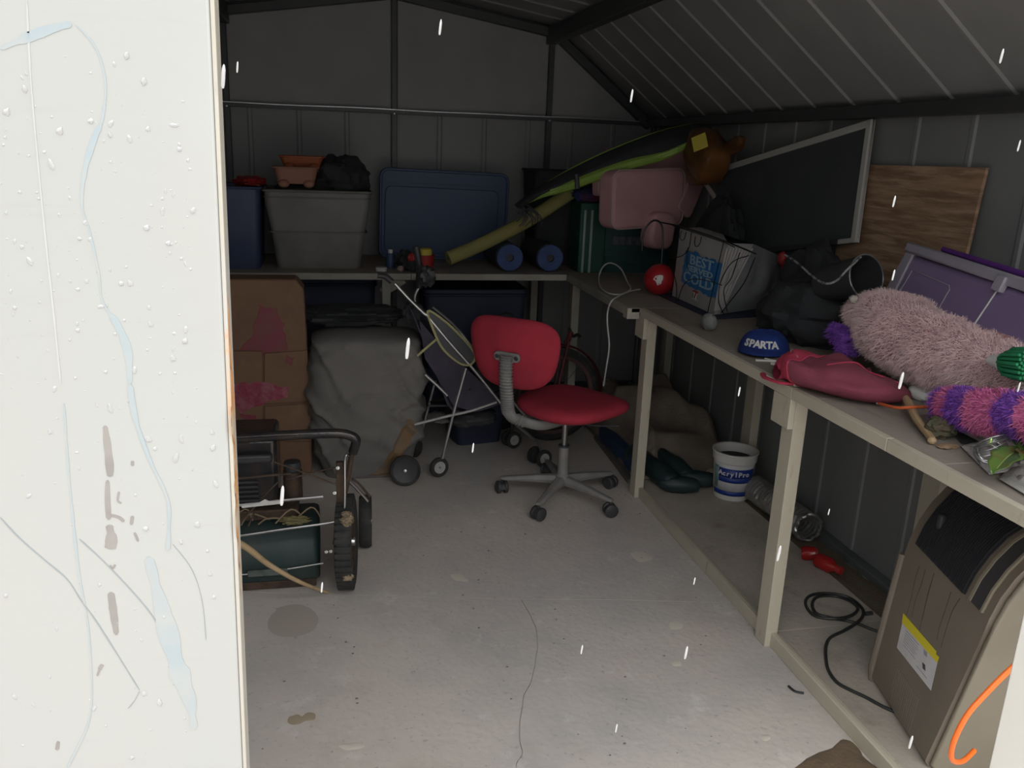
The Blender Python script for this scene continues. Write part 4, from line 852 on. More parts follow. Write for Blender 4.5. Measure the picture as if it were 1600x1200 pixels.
# seat sling between the side tubes
Na = spline([s_(640, 480), s_(665, 540), s_(688, 600), s_(706, 640), s_(745, 642), s_(786, 628)], 6)
Fa = spline([s_(662, 480, YFr), s_(690, 520, YFr), s_(722, 570, YFr), s_(745, 610, YFr), s_(775, 612, YFr), s_(800, 600, YFr)], 6)
n = len(Na)
MB().grid(lambda u, v: Na[int(round(u*(n-1)))].lerp(Fa[int(round(u*(n-1)))], v) - Vector((0, 0, 0.03*math.sin(PI*v))) + Vector((0, 0, 0.006*noise.noise(Vector((u*9, v*9, 0))))), n, 12).build('seat_sling', m_pur, sv, solid=0.006)
side = [s_(668, 486), s_(679, 520), s_(692, 545), s_(716, 566), s_(733, 570), s_(742, 560), s_(738, 546), s_(715, 520), s_(690, 498)]
loop = spline(side, 5, closed=True); cen = sum(loop, Vector())/len(loop)
MB().add([cen] + loop + [p + Vector((0, 0.005, 0)) for p in loop] + [cen + Vector((0, 0.005, 0))], [(0, i+1, (i+1) % len(loop) + 1) for i in range(len(loop))] + [(i+1, (i+1) % len(loop)+1, len(loop)+1+(i+1) % len(loop), len(loop)+1+i) for i in range(len(loop))] + [(2*len(loop)+1, len(loop)+1+(i+1) % len(loop), len(loop)+1+i) for i in range(len(loop))]).build('side_panel', mat('mesh_panel', (0.10, 0.10, 0.11, 1), 0.9), sv, smooth=False)
MB().tube([p + Vector((0, -0.004, 0)) for p in loop], 0.0062, 8, closed=True).build('piping', m_pip, sv)
stb('piping', [s_(682, 530, YN-0.01), s_(668, 542, YN-0.01), s_(652, 556, YN-0.01)], 0.0062, m_pip)
fpan = [s_(655, 500), s_(682, 532), s_(700, 556), s_(728, 575), s_(778, 622), s_(775, 632), s_(735, 642), s_(708, 634), s_(690, 600), s_(664, 560)]
n = len(fpan); MB().add(fpan + [p + Vector((0, 0.006, 0)) for p in fpan], [tuple(range(n-1, -1, -1)), tuple(range(n, 2*n))] + [(i, (i+1) % n, n+(i+1) % n, n+i) for i in range(n)]).build('seat_side', m_pur, sv, smooth=False)
# basket
MB().blob(s_(735, 648, 4.07), (0.13, 0.12, 0.045), amp=0.15, seed=5, pw=0.8).build('basket', m_blk, sv)
MB().blob(s_(686, 652, 4.07), (0.06, 0.08, 0.02), amp=0.2, seed=6).build('basket_flap', mat('grey_mesh', (0.16, 0.15, 0.14, 1), 0.8), sv)
ax = (0.35, -0.93, 0.06)
m_hubw = mat('grey_hub', (0.36, 0.36, 0.35, 1), 0.5)
c = s_(686, 737); c.z = 0.052; wheel(sv, c, 0.050, 0.022, ax, m_hubw, hub=0.62)
c = s_(650, 696, YFr); c.z = 0.052; wheel(sv, c, 0.050, 0.022, (0.75, -0.65, 0), m_blk, hub=0.6)
for (x, y, Y) in ((850, 716, 4.0), (836, 706, 4.06), (803, 684, 4.30), (795, 680, 4.34)):
    c = s_(x, y, Y); c.z = 0.048; wheel(sv, c, 0.046, 0.02, ax, m_hubw if x in (850, 803) else m_blk, hub=0.62)
stb('front_fork', [s_(805, 662), s_(838, 690, 4.0), s_(846, 705, 4.02)], 0.008, m_alu)
stb('front_fork', [s_(800, 640, YFr), s_(800, 662, 4.28), s_(800, 680, 4.32)], 0.009, m_blk)
MB().blob(s_(784, 598), (0.012, 0.01, 0.012)).build('rivet_cap', mat('pinkish_cap', (0.4, 0.28, 0.26, 1), 0.5), sv)
# navy tub under the stroller
tub('bucket', 'dark navy tub on the floor beneath the stroller', 'bucket', (0.80, 4.50, 0), 0.30, 0.26, 0.22, m_navy, 0.2, 0.85, parts=False)
# ---- under the back bench: navy boxes
for (x, y, w_, d_, h_, lab) in ((0.88, 5.16, 0.62, 0.40, 0.74, 'navy storage box under the back bench behind the office chair'), (0.03, 5.16, 0.50, 0.40, 0.80, 'dark navy storage box under the back bench above the covered barbecue')):
    e_, F_ = tub('storage_box', lab, 'box', (x, y, 0), w_, d_, h_, m_navy, 0, 0.95)
    MB().prism(rrect(w_+0.02, d_+0.02, 0.04), 0.03, F_ @ Matrix.Translation((0, 0, h_+0.007))).build('lid', m_navy, e_, bevel=0.006)
bag('gym_bag', 'black holdall on the floor behind the office chair', 'bag', (0.98, 4.66, 0.33), (0.18, 0.13, 0.345), m_dark, 11, amp=0.12)
# ---- small bicycle
bk = empty('kids_bicycle', (1.30, 4.42, 0), 'dark red childs bicycle half hidden behind the office chair', 'bicycle')
bcn = Vector((1.24, 4.40, 0.275)); axb = (0.15, -0.98, 0.0)
bw = MB(); F = T4(bcn, frame(axb)); bw.lathe([(0.23, -0.02), (0.25, -0.024), (0.27, -0.012), (0.273, 0), (0.27, 0.012), (0.25, 0.024), (0.23, 0.02), (0.23, -0.02)], 40, F)
bwo = bw.build('wheel', m_tyre, bk)
MB().lathe([(0.21, -0.012), (0.231, -0.018), (0.231, 0.018), (0.21, 0.012), (0.21, -0.012)], 40, F).build('rim', mat('dull_rim', (0.10, 0.05, 0.05, 1), 0.5, 0.2), bwo)
for i in range(10):
    a = 2*PI*i/10; MB().tube([F @ Vector((0.014*math.cos(a), 0.014*math.sin(a), 0)), F @ Vector((0.212*math.cos(a+0.2), 0.212*math.sin(a+0.2), 0))], 0.0016, 5).build('spoke', m_blk, bwo)
MB().lathe([(0, -0.03), (0.016, -0.03), (0.016, 0.03), (0, 0.03)], 12, F).build('hub', m_steel, bwo)
MB().lathe([(0.283, -0.026), (0.290, -0.02), (0.292, 0), (0.290, 0.02), (0.283, 0.026), (0.281, 0), (0.283, -0.026)], 30, F, a0=-0.5, a1=2.3).build('mudguard', mat('dark_red_enamel', (0.11, 0.015, 0.02, 1), 0.35, 0, (0.06, 0.01, 0.015, 1), 9, 0.6), bk)
for s in (-0.035, 0.035): MB().tube([bcn + Vector((0, s, 0)), bcn + Vector((0.06, s*0.8, 0.31))], 0.008, 8).build('fork_blade', _mats['dark_red_enamel'], bk)
MB().tube([bcn + Vector((0.06, 0, 0.305)), bcn + Vector((0.08, 0, 0.36))], 0.014, 10).build('head_tube', _mats['dark_red_enamel'], bk)
MB().tube(spline([bcn + Vector((0.09, -0.16, 0.36)), bcn + Vector((0.09, -0.08, 0.36)), bcn + Vector((0.09, 0, 0.335)), bcn + Vector((0.09, 0.08, 0.36))], 5), 0.009, 8).build('handlebar', m_blk, bk)
# ================================================================ ON THE RIGHT BENCH
def zb(x, y, h=0.0): return pz(x, y, ZT + h)
# ---- ice bag
m_bag = mat('white_bag_film', (0.42, 0.40, 0.385, 1), 0.35, 0, (0.34, 0.33, 0.32, 1), 8, 0.6, 0.1, 30)
m_clear = mat('grey_clear_film', (0.17, 0.175, 0.185, 1), 0.3, 0, (0.24, 0.24, 0.25, 1), 7, 0.8, 0.25, 25)
m_ice = mat('ice_blue_print', (0.03, 0.17, 0.42, 1), 0.5, 0, (0.05, 0.22, 0.45, 1), 12, 0.6)
m_let = mat('pale_lettering', (0.30, 0.45, 0.56, 1), 0.5)
A0 = zb(1050, 462, 0.012); B0 = zb(1116, 492, 0.012); up = Vector((0, 0, 1))
dF = (B0 - A0); dF.z = 0; 
TL = pX(1058, 356, A0.x + 0.01); 
hgt = TL.z - A0.z
A1 = Vector((A0.x+0.012, A0.y, A0.z + hgt)); 
r_ = ray(1140, 372); t_ = (A1.z - 0.012 - CAM_H) / r_.z; B1 = B0 + Vector((0.015, -0.03, 0)); B1.z = A1.z - 0.012
ib = empty('ice_bag', ((A0+B0)/2), 'white ice bag lettered BEST SERVED COLD standing beside the red ball', 'bag')
# solve so that the far top corner falls near the photo's
dn_ = Vector((0.80, 0.42, 0))
C0 = zb(1216, 478, 0.012); C1 = pY(1228, 404, C0.y + 0.02)
D0 = A0 + Vector((0.16, 0.1, 0)); D1 = D0 + up*hgt
def quad(b, p00, p10, p11, p01, nu=14, nv=14, amp=0.004, seed=0, bulge=0.01):
    nrm = (p10-p00).cross(p01-p00).normalized()
    if nrm.dot(Vector((0, 0, CAM_H)) - p00) < 0: nrm = -nrm
    b.grid(lambda u, v: p00.lerp(p10, u).lerp(p01.lerp(p11, u), v) + nrm*(bulge*math.sin(PI*u)*math.sin(PI*v) + amp*noise.noise(Vector((u*5, v*5, seed)))*math.sin(PI*u)*math.sin(PI*v)), nu, nv)
    return nrm
b = MB(); nf = quad(b, A0, B0, B1, A1, amp=0.012); quad(b, A0, D0, D1, A1); quad(b, A1, B1, B1.lerp(D1, 0.5) + Vector((0.06, 0.02, 0)), D1); b.build('body', m_bag, ib, ang=50)
E0 = B0.lerp(C0, 0.12); E1 = Vector((B1.x, B1.y, 0)).lerp(Vector((C0.x, C0.y, 0)), 0.42); E1.z = B1.z - 0.012
b = MB(); quad(b, B0, E0, E1, B1, amp=0.02, seed=2, bulge=0.004); b.build('side_fold', m_bag, ib, ang=50)
for i in range(9):
    t = i/8; p = B0.lerp(E0, t); q = B1.lerp(E1, t); 
    MB().tube(spline([p + Vector((-0.006, -0.01, 0.02)), p.lerp(q, 0.5) + Vector((-0.010 - 0.003*(i % 2), -0.010, 0)), q + Vector((-0.006, -0.008, -0.02))], 4), 0.0035, 6).build('crease', m_bag, ib)
b = MB(); quad(b, E0, C0, C1, E1, amp=0.03, seed=5, bulge=0.03); b.grid(lambda u, v: E1.lerp(C1, u).lerp(D1.lerp(D1 + Vector((0.15, -0.05, -0.05)), u), v), 6, 6); b.build('clear_side', m_clear, ib, ang=50)
for i in range(10):
    t = 0.05 + i*0.09; p = E0.lerp(C0, 0.02 + 0.03*i); q = E1.lerp(C1, 0.08 + 0.09*i)
    MB().tube(spline([p.lerp(q, 0.15) + nf*0.02, p.lerp(q, 0.5) + nf*0.034, p.lerp(q, 0.88) + nf*0.015], 4), 0.0025, 5).build('crease', m_clear, ib)
W = dF.length; H = hgt
ux = dF.normalized(); uz = (A1-A0).normalized(); FBk = Matrix((ux, uz, ux.cross(uz))).transposed(); 
if FBk.col[2].dot(nf) < 0: pass
def onb(u, v, d=0.0):
    p = A0.lerp(B0, u).lerp(A1.lerp(B1, u), v); return p + nf*(0.010*math.sin(PI*u)*math.sin(PI*v) + 0.004 + d)
r = random.Random(3); edge = []
for i in range(60):
    t = i/60*4
    if t < 1: u, v = 0.22 + 0.78*t, 0.27 - 0.05*t
    elif t < 2: u, v = 1.0, 0.22 + 0.50*(t-1)
    elif t < 3: u, v = 1.0 - 0.76*(t-2), 0.72 + 0.03*(t-2)
    else: u, v = 0.24 - 0.02*(t-3), 0.75 - 0.48*(t-3)
    j = 0.013 if (t < 1 or 2 <= t) else 0.0
    edge.append(onb(min(1, u + r.uniform(-j, j)), v + r.uniform(-j, j)*1.6, 0.001))
MB().add([onb(0.62, 0.48, 0.004)] + edge, [(0, i+1, (i+1) % 60 + 1) for i in range(60)]).build('blue_print', m_ice, ib, smooth=False)
def txt(s_, u, v, size, par, m, depth=0.0008, sx_=1.0):
    p = onb(u, v, 0.0055); Fr = Matrix((ux, uz, nf)).transposed()
    return text_mb(s_, size, T4(p, Fr) @ Matrix.Diagonal((sx_, 1, 1, 1)), depth, bold=0.0012).build('lettering', m, par, smooth=False)
wfac = W/0.30
txt('BEST', 0.63, 0.635, 0.062, ib, m_let, sx_=W*0.66/0.165); txt('SERVED', 0.63, 0.51, 0.036, ib, m_let, sx_=W*0.66/0.140); txt('COLD', 0.62, 0.375, 0.068, ib, m_let, sx_=W*0.68/0.188)
m_lr = mat('logo_red', (0.35, 0.05, 0.04, 1), 0.5); m_lg = mat('logo_green', (0.03, 0.14, 0.08, 1), 0.5)
Fr = Matrix((ux, uz, nf)).transposed(); lp = onb(0.60, 0.17, 0.004); sc3 = W*0.9
MB().box((-0.075*sc3, -0.022, 0), (0.075*sc3, 0.022, 0.0006), T4(lp, Fr)).build('logo_square', m_wht, ib)
MB().box((-0.072*sc3, 0.010, 0.0006), (0.072*sc3, 0.020, 0.0012), T4(lp, Fr)).build('logo_stripe', m_lr, ib)
for s in (-1, 1): MB().box((s*0.06*sc3-0.004, -0.018, 0.0006), (s*0.06*sc3+0.004, 0.006, 0.0012), T4(lp, Fr)).build('logo_stripe', m_lg, ib)
text_mb('7', 0.052, T4(lp + nf*0.0016, Fr) @ Matrix.Diagonal((sc3*3.2, 1, 1, 1)), 0.0006, bold=0.001).build('logo_digit', m_lr, ib, smooth=False)
# ---- black wire basket in front of the bag
m_wire = mat('black_wire', (0.012, 0.012, 0.014, 1), 0.35, 0.2)
wk = empty('wire_basket', zb(1010, 470, 0.0), 'black wire basket hooked around the white ice bag', 'basket')
def bagp(u, v, d=0.03): return onb(u, v, d)
for pts in ([bagp(0.40, 1.02), bagp(0.42, 0.80), bagp(0.30, 0.66), bagp(-0.02, 0.55)], [bagp(0.40, 0.8), bagp(0.44, 0.6), bagp(0.50, 0.5)], [bagp(-0.05, 0.48), bagp(0.15, 0.36), bagp(0.26, 0.2), bagp(0.28, -0.02)],
            [bagp(0.18, 1.0), bagp(0.18, 0.9), bagp(0.23, 0.87), bagp(0.28, 0.9), bagp(0.29, 1.0)], [bagp(0.50, 0.98), bagp(0.52, 0.88), bagp(0.57, 0.85), bagp(0.62, 0.9), bagp(0.62, 1.0)],
            [bagp(0.32, -0.02), bagp(0.42, 0.25), bagp(0.62, 0.40), bagp(0.9, 0.45), bagp(1.15, 0.46)],
            [bagp(-0.03, 1.03), bagp(0.4, 1.03), bagp(1.0, 1.02), bagp(1.25, 1.0)], [bagp(1.0, -0.05), bagp(1.02, 0.5), bagp(1.05, 1.04)],
            [bagp(1.5, 0.95), bagp(1.25, 0.8), bagp(1.12, 0.5), bagp(1.15, 0.25), bagp(1.3, 0.1)], [bagp(1.35, 0.95), bagp(1.28, 0.6), bagp(1.2, 0.4), bagp(1.35, 0.15)], [bagp(1.6, 0.95), bagp(1.5, 0.6), bagp(1.35, 0.3), bagp(1.25, 0.1)]):
    MB().tube(spline(pts, 6), 0.0022, 6).build('wire', m_wire, wk)
hp = [pY(1003, 392, A0.y+0.1), pY(1006, 362, A0.y+0.1), pY(1020, 345, A0.y+0.1), pY(1033, 350, A0.y+0.1), pY(1036, 372, A0.y+0.1), pY(1034, 405, A0.y+0.1), pY(1032, 450, A0.y+0.1)]
MB().tube(spline(hp, 6), 0.005, 8).build('handle', m_wire, wk)
MB().tube(spline([pY(1030, 347, A0.y+0.1), bagp(0.1, 1.05), bagp(0.7, 1.05), bagp(1.2, 1.03), bagp(1.6, 1.0)], 8), 0.0035, 8).build('rim_wire', m_wire, wk)
# board under the bag and the pale sponge in front of it
MB_ = MB().prism([(0, 0), (1, 0), (1, 1), (0, 1)], 0.008); c4 = [zb(1028, 462), zb(1112, 500), zb(1240, 492), zb(1140, 450)]
MB_.v = [c4[i % 4] + Vector((0, 0, 0.0005 + (0.0085 if i >= 4 else 0))) for i in range(8)]
tag(MB_.build('tray', m_navy, bevel=0.002), 'flat navy tray on the bench underneath the white ice bag', 'tray')
tag(MB().blob(zb(1108, 503, 0.035), (0.03, 0.045, 0.036), amp=0.12, seed=3).build('sponge', mat('grey_sponge', (0.20, 0.20, 0.19, 1), 0.9, 0, (0.15, 0.15, 0.15, 1), 20, 0.5)), 'grey rounded sponge on the bench at the foot of the ice bag', 'sponge')
# red scoop resting on the bag
rs = empty('red_scoop', pX(1205, 425, 1.78), 'red plastic scoop leaning on the clear side of the ice bag', 'scoop')
o_ = nf*0.055
ns_ = (C0-E0).cross(E1-E0).normalized(); ns_ = ns_ if ns_.dot(Vector((0, 0, CAM_H)) - E0) > 0 else -ns_
pa = E1.lerp(C1, 0.55) + ns_*0.06 - Vector((0, 0, 0.03)); pb_ = E0.lerp(C0, 0.93).lerp(E1.lerp(C1, 0.93), 0.42) + ns_*0.05
MB().tube(spline([pa, pa.lerp(pb_, 0.4), pb_, pb_ + Vector((0.02, -0.02, -0.03))], 5), 0.012, 10, flat=0.6).build('shaft', m_redp, rs)
MB().blob(pa + Vector((0, 0, 0.012)), (0.022, 0.022, 0.032), amp=0.1).build('grip', m_redp, rs)
# ---- black sacks between bag and purple box
bag('bin_bag', 'black bin bag lying behind the ice bag in front of the blackboard', 'bag', (1.97, 3.12, ZT+0.15), (0.10, 0.20, 0.20), m_dark, 21, amp=0.2)
bag('bin_bag', 'black bin bag sagging on the bench under the shiny cord', 'bag', (1.83, 2.92, ZT+0.11), (0.18, 0.20, 0.14), m_dark, 22, amp=0.2)
bag('bin_bag', 'black bin bag propped up under the left corner of the blackboard', 'bag', (1.96, 4.02, ZT+0.22), (0.10, 0.20, 0.27), m_dark, 23, amp=0.2)
# round black bin lying open with a shiny rim
rb = empty('black_bucket', pX(1353, 432, 1.80), 'round black bucket tipped on its side with a thin shiny rim', 'bucket')
rc = pX(1354, 432, 1.84); ra = (Vector((0, 0, CAM_H)) - rc); ra = (ra.normalized() + Vector((0.75, -0.1, 0.15))).normalized(); F = T4(rc, frame(ra))
MB().lathe([(0.0, -0.20), (0.062, -0.20), (0.078, 0.0), (0.074, 0.0), (0.058, -0.19), (0.0, -0.19)], 32, F).build('body', m_blk, rb)
MB().tube([F @ Vector((0.077*math.cos(t*PI/20), 0.077*math.sin(t*PI/20), 0.0)) for t in range(40)], 0.0032, 8, closed=True).build('rim', mat('shiny_rim', (0.30, 0.31, 0.31, 1), 0.25, 0.6), rb)
cord = [pX(1226, 398, 1.72), pX(1245, 410, 1.70), pX(1270, 432, 1.66), pX(1290, 443, 1.64), pX(1308, 438, 1.65), pX(1320, 425, 1.68), pX(1338, 408, 1.74), pX(1345, 402, 1.77)]
tag(MB().tube(spline(cord, 6), 0.004, 7).build('drawstring', mat('shiny_cord', (0.42, 0.43, 0.42, 1), 0.25, 0.3, (0.05, 0.05, 0.05, 1), 25, 0.9, lo=0.45, hi=0.55)), 'shiny pale drawstring sagging across the black bags', 'cord')
# ---- blue caps
m_cap = mat('royal_blue_cap', (0.010, 0.035, 0.20, 1), 0.85, 0, (0.006, 0.02, 0.11, 1), 8, 0.6, 0.2, 150)
def cap(label, c, rz, s=1.0, text=None):
    e = empty('baseball_cap', c, label, 'cap', rz=rz); F = WM(e)
    b = MB(); b.grid(lambda u, v: F @ Vector((0.088*s*math.cos(2*PI*u)*math.cos(v*PI/2)**0.7, 0.080*s*math.sin(2*PI*u)*math.cos(v*PI/2)**0.7, 0.004 + 0.064*s*math.sin(v*PI/2)*(1 + 0.1*noise.noise(Vector((math.cos(2*PI*u)*2, math.sin(2*PI*u)*2, v*2)))))), 36, 12, cu=True)
    b.build('crown', m_cap, e, solid=0.002)
    vis = MB(); vis.grid(lambda u, v: F @ Vector((0.075*s*math.cos((u-0.5)*PI*0.9) + v*0.065*s*math.cos((u-0.5)*PI*0.8), 0.078*s*math.sin((u-0.5)*PI*0.9), 0.012 - 0.01*v + 0.012*math.cos((u-0.5)*PI))), 16, 6); vis.build('visor', m_cap, e, solid=0.003)
    MB().blob(F @ Vector((0, 0, 0.068*s)), (0.007, 0.007, 0.005)).build('button', m_cap, e)
    if text:
        for i, chh in enumerate(text):
            a = (i - (len(text)-1)/2) * 0.24; a2 = a
            d = Vector((math.cos(a2), math.sin(a2), 0)); p = F @ Vector((0.0868*s*math.cos(a2)*0.93, 0.080*s*math.sin(a2)*0.93, 0.034*s))
            Rz = F.to_3x3(); nz = (Rz @ Vector((d.x, d.y, 0.42))).normalized(); tx = (Rz @ Vector((-d.y, d.x, 0))).normalized(); ty = nz.cross(tx)
            text_mb(chh, 0.033*s, T4(p + nz*0.004, Matrix((tx, ty, nz)).transposed()), 0.001, bold=0.0014).build('letter', m_wht, e, smooth=False)
    return e
cap('royal blue cap with white capitals on the bench left of the pink bag', zb(1193, 548), math.radians(-128), 1.12, 'SPARTA')
cap('plain navy cap tucked behind the lettered royal blue cap', zb(1235, 535) + Vector((0.12, 0.10, 0)), math.radians(-60), 0.95)
for i, (a, b2, r1) in enumerate((((1180, 563), (1240, 566), 0.004), ((1195, 560), (1260, 575), 0.003), ((1205, 568), (1235, 575), 0.005))):
    tag(MB().tube([zb(*a, r1 + 0.001*i), zb(*b2, r1 + 0.001*i)], r1, 8).build('white_stick', m_wht), ('thin white stick on the bench in front of the caps, farthest of three', 'thin white stick beside the red strap, middle of three', 'short fat white stick beside the pink bag, nearest of three')[i], 'stick')
# clear dark bag behind the pink bag
bag('plastic_bag', 'grey translucent plastic bag between the caps and the fluffy pink throw', 'bag', zb(1300, 545, 0.0) + Vector((0.12, 0.05, 0.095)), (0.14, 0.15, 0.10), mat('grey_translucent', (0.045, 0.055, 0.055, 1), 0.3, 0, (0.09, 0.10, 0.10, 1), 7, 0.6, 0.3, 30), 31, amp=0.2)
# ---- crimson drawstring bag lying on the bench
m_crim = mat('crimson_cloth', (0.46, 0.045, 0.085, 1), 0.85, 0, (0.40, 0.03, 0.09, 1), 9, 0.7, 0.25, 250)
m_mag = mat('magenta_cloth', (0.22, 0.045, 0.075, 1), 0.85, 0, (0.19, 0.04, 0.06, 1), 6, 0.6, 0.25, 250)
db = empty('drawstring_bag', zb(1310, 600), 'crimson and magenta drawstring bag lying along the bench front edge', 'bag')
cl = [zb(1213, 583, 0.022), zb(1240, 572, 0.045), zb(1275, 580, 0.052), zb(1315, 592, 0.048), zb(1352, 603, 0.042), zb(1380, 608, 0.034), zb(1394, 611, 0.020)]
S = spline(cl, 5); n = len(S); w0 = [0.02, 0.075, 0.105, 0.115, 0.11, 0.095, 0.05]
def wat(i): t = i/5; k = min(int(t), 5); return w0[k] + (w0[min(k+1, 6)]-w0[k])*(t-k)
def bagsec(i, a):
    p = S[i]; d = (S[min(i+1, n-1)]-S[max(i-1, 0)]).normalized(); s = Vector((d.y, -d.x, 0)).normalized()
    w = wat(i); z = p.z - ZT; k = noise.noise(Vector((i*0.22, math.cos(a)*1.6, math.sin(a)*1.6)))
    off = s*math.cos(a)*w*(1 + 0.15*k); zz = z*(1 + math.sin(a)*1.0)*(1 + 0.25*k)
    return Vector((p.x, p.y, ZT + 0.002 + max(0, zz))) + off
def part(name, i0, i1, m):
    MB().grid(lambda u, v: bagsec(i0 + int(round(u*(i1-i0))), 2*PI*v), i1-i0+1, 40, cv=True).build(name, m, db, ang=80)
part('mouth', 0, 9, m_crim); part('body', 9, n-1, m_mag)
MB().tube([bagsec(9, 2*PI*v/30) for v in range(30)], 0.003, 6, closed=True).build('seam', m_crim, db)
MB().tube(spline([zb(1192, 584, 0.004), zb(1196, 590, 0.006), zb(1220, 598, 0.008), zb(1243, 600, 0.008), zb(1262, 604, 0.006)], 5), 0.010, 8, flat=0.5, up=(0, 0, 1)).build('strap', m_crim, db)
MB().tube(spline([bagsec(14, 0.3*PI), bagsec(17, 0.5*PI) + Vector((0, 0, 0.003)), bagsec(20, 0.62*PI), bagsec(24, 0.5*PI), bagsec(26, 0.35*PI)], 5), 0.003, 6).build('edge_fold', m_crim, db)
MB().tube(spline([bagsec(3, 0.35*PI), bagsec(4, 0.5*PI) + Vector((0, 0, 0.004)), bagsec(8, 0.35*PI)], 5), 0.0025, 6).build('piping', m_pinkp, db)
tag(MB().box((-0.012, -0.01, 0), (0.012, 0.01, 0.012), T4(zb(1243, 603, 0.001))).build('wood_chip', m_paint, bevel=0.002), 'small cream chip of wood on the bench edge by the red strap', 'chip')
# ---- fur helper
def fur(parent, name, surf, count, L, m, seed=1, droop=0.4, wd=0.0012):
    r = random.Random(seed); vs = []; fs = []
    for i in range(count):
        p, nrm = surf(r.random(), r.random())
        d = (nrm + Vector((r.gauss(0, .5), r.gauss(0, .5), r.gauss(0, .5) - droop))).normalized(); l = L*r.uniform(0.5, 1.15)
        if p.z + d.z*l < ZT + 0.001: d.z = abs(d.z)*0.2; 
        s = d.orthogonal().normalized()*wd; s.rotate(Matrix.Rotation(r.random()*6.28, 3, d)); q = p + d*l*0.55 + nrm*l*0.1; e = p + d*l + Vector((r.gauss(0, .2), r.gauss(0, .2), -droop*0.5))*l
        o = len(vs); vs += [p - s, p + s, q + s*0.7, q - s*0.7, e]; fs += [(o, o+1, o+2, o+3), (o+3, o+2, o+4)]
    b = MB(); b.v = [Vector(v) for v in vs]; b.f = fs; b.mi = [0]*len(fs)
    o = b.build(name, m, parent, merge=False, smooth=False); o['kind'] = 'stuff'; return o
def tubesurf(S_, rad, squash=1.0):
    n_ = len(S_)
    def f(u, v):
        t = u*(n_-1); i = min(int(t), n_-2); fr_ = t-i; p = S_[i].lerp(S_[i+1], fr_); d = (S_[i+1]-S_[i]).normalized(); x = Vector((0, 0, 1)); x = (x-d*x.dot(d)).normalized(); y = d.cross(x)
        R = rad[i]*(1-fr_) + rad[i+1]*fr_; a = 2*PI*v; nn = x*math.cos(a)*squash + y*math.sin(a); k = 1 + 0.22*noise.noise((p + nn*0.1)*14)
        q = p + nn*R*k; q.z = max(q.z, ZT + 0.004); return q, nn.normalized()
    return f
# ---- fluffy pink throw
m_pf = mat('pale_pink_fur', (0.78, 0.56, 0.55, 1), 0.95, 0, (0.88, 0.70, 0.68, 1), 14, 0.8, sheen=0.3)
m_pf2 = mat('pale_pink_backing', (0.42, 0.27, 0.28, 1), 0.95, 0, (0.32, 0.2, 0.21, 1), 10, 0.8)
th = empty('fluffy_throw', zb(1450, 590), 'long pale pink fluffy throw bundled along the bench below the purple box', 'throw')
XT = 1.72
cpts = [pX(1352, 490, 1.83), pX(1378, 500, 1.80), pX(1415, 524, 1.79), pX(1465, 546, 1.79), pX(1520, 566, 1.79), pX(1580, 588, 1.79), pX(1660, 616, 1.79)]
S2 = spline(cpts, 5); rd = [0.055, 0.095, 0.115, 0.105, 0.10, 0.09, 0.085]
rad2 = [rd[min(i//5, 6)] + (rd[min(i//5+1, 6)]-rd[min(i//5, 6)])*((i % 5)/5) for i in range(len(S2))]
sf = tubesurf(S2, rad2, 0.95)
MB().grid(lambda u, v: sf(min(u, 0.9999), v)[0] - sf(min(u, 0.9999), v)[1]*0.004, 60, 40, cv=True).build('backing', m_pf2, th)
fur(th, 'fur', sf, 52000, 0.024, m_pf, 5, 0.35, 0.0008)
tag(MB().blob(pX(1335, 468, 1.73), (0.018, 0.017, 0.014), amp=0.15, seed=5).build('cream_knob', mat('cream_knob', (0.50, 0.45, 0.40, 1), 0.6)), 'small cream knob at the far upper end of the fluffy pink throw', 'knob')
m_lil = mat('violet_fur', (0.18, 0.06, 0.36, 1), 0.95, 0, (0.26, 0.1, 0.45, 1), 20, 0.6); m_hot = mat('hot_pink_fur', (0.55, 0.13, 0.30, 1), 0.95, 0, (0.65, 0.22, 0.36, 1), 20, 0.6)
vt = empty('violet_pompom', pX(1313, 525, 1.70), 'violet fluffy tuft poking out at the far lower end of the pink throw', 'pompom')
cv_ = pX(1312, 522, 1.70); cv2 = pX(1326, 535, 1.69)
sfv = tubesurf(spline([cv_ + Vector((0, 0, 0.02)), cv_, cv2, cv2 - Vector((0, 0, 0.03))], 4), [0.03]*13); MB().grid(lambda u, v: sfv(min(u, .999), v)[0], 12, 16, cv=True).build('core', m_lil, vt); fur(vt, 'fur', sfv, 1800, 0.018, m_lil, 3, 0.3)
# ---- violet and pink striped furry tail
tlx = empty('striped_boa', zb(1530, 640), 'furry violet and pink striped boa on the bench at the right', 'boa')
cp2 = [zb(1470, 655, 0.05), zb(1505, 662, 0.055), zb(1545, 672, 0.06), zb(1600, 690, 0.062), zb(1680, 715, 0.06)]
cp2 = [pX(1472, 632, 1.60), pX(1500, 636, 1.60), pX(1540, 642, 1.60), pX(1600, 652, 1.60), pX(1680, 668, 1.60)]
S3 = spline(cp2, 8); N3 = len(S3); 
bands = [(0, 3, m_lil), (3, 8, m_hot), (8, 14, m_lil), (14, 21, m_hot), (21, 25, m_lil), (25, N3-1, m_hot)]
for i0, i1, m in bands:
    sg = S3[i0:i1+1]; rdx = [0.036 + 0.010*min(1, (i0+k)/10) for k in range(len(sg))]; f3 = tubesurf(sg, rdx)
    bd = MB().grid(lambda u, v: f3(min(u, .9999), v)[0], 10, 20, cv=True).build('band', m, tlx); fur(bd, 'fur', f3, 260*(i1-i0), 0.020, m, 40+i0, 0.3)
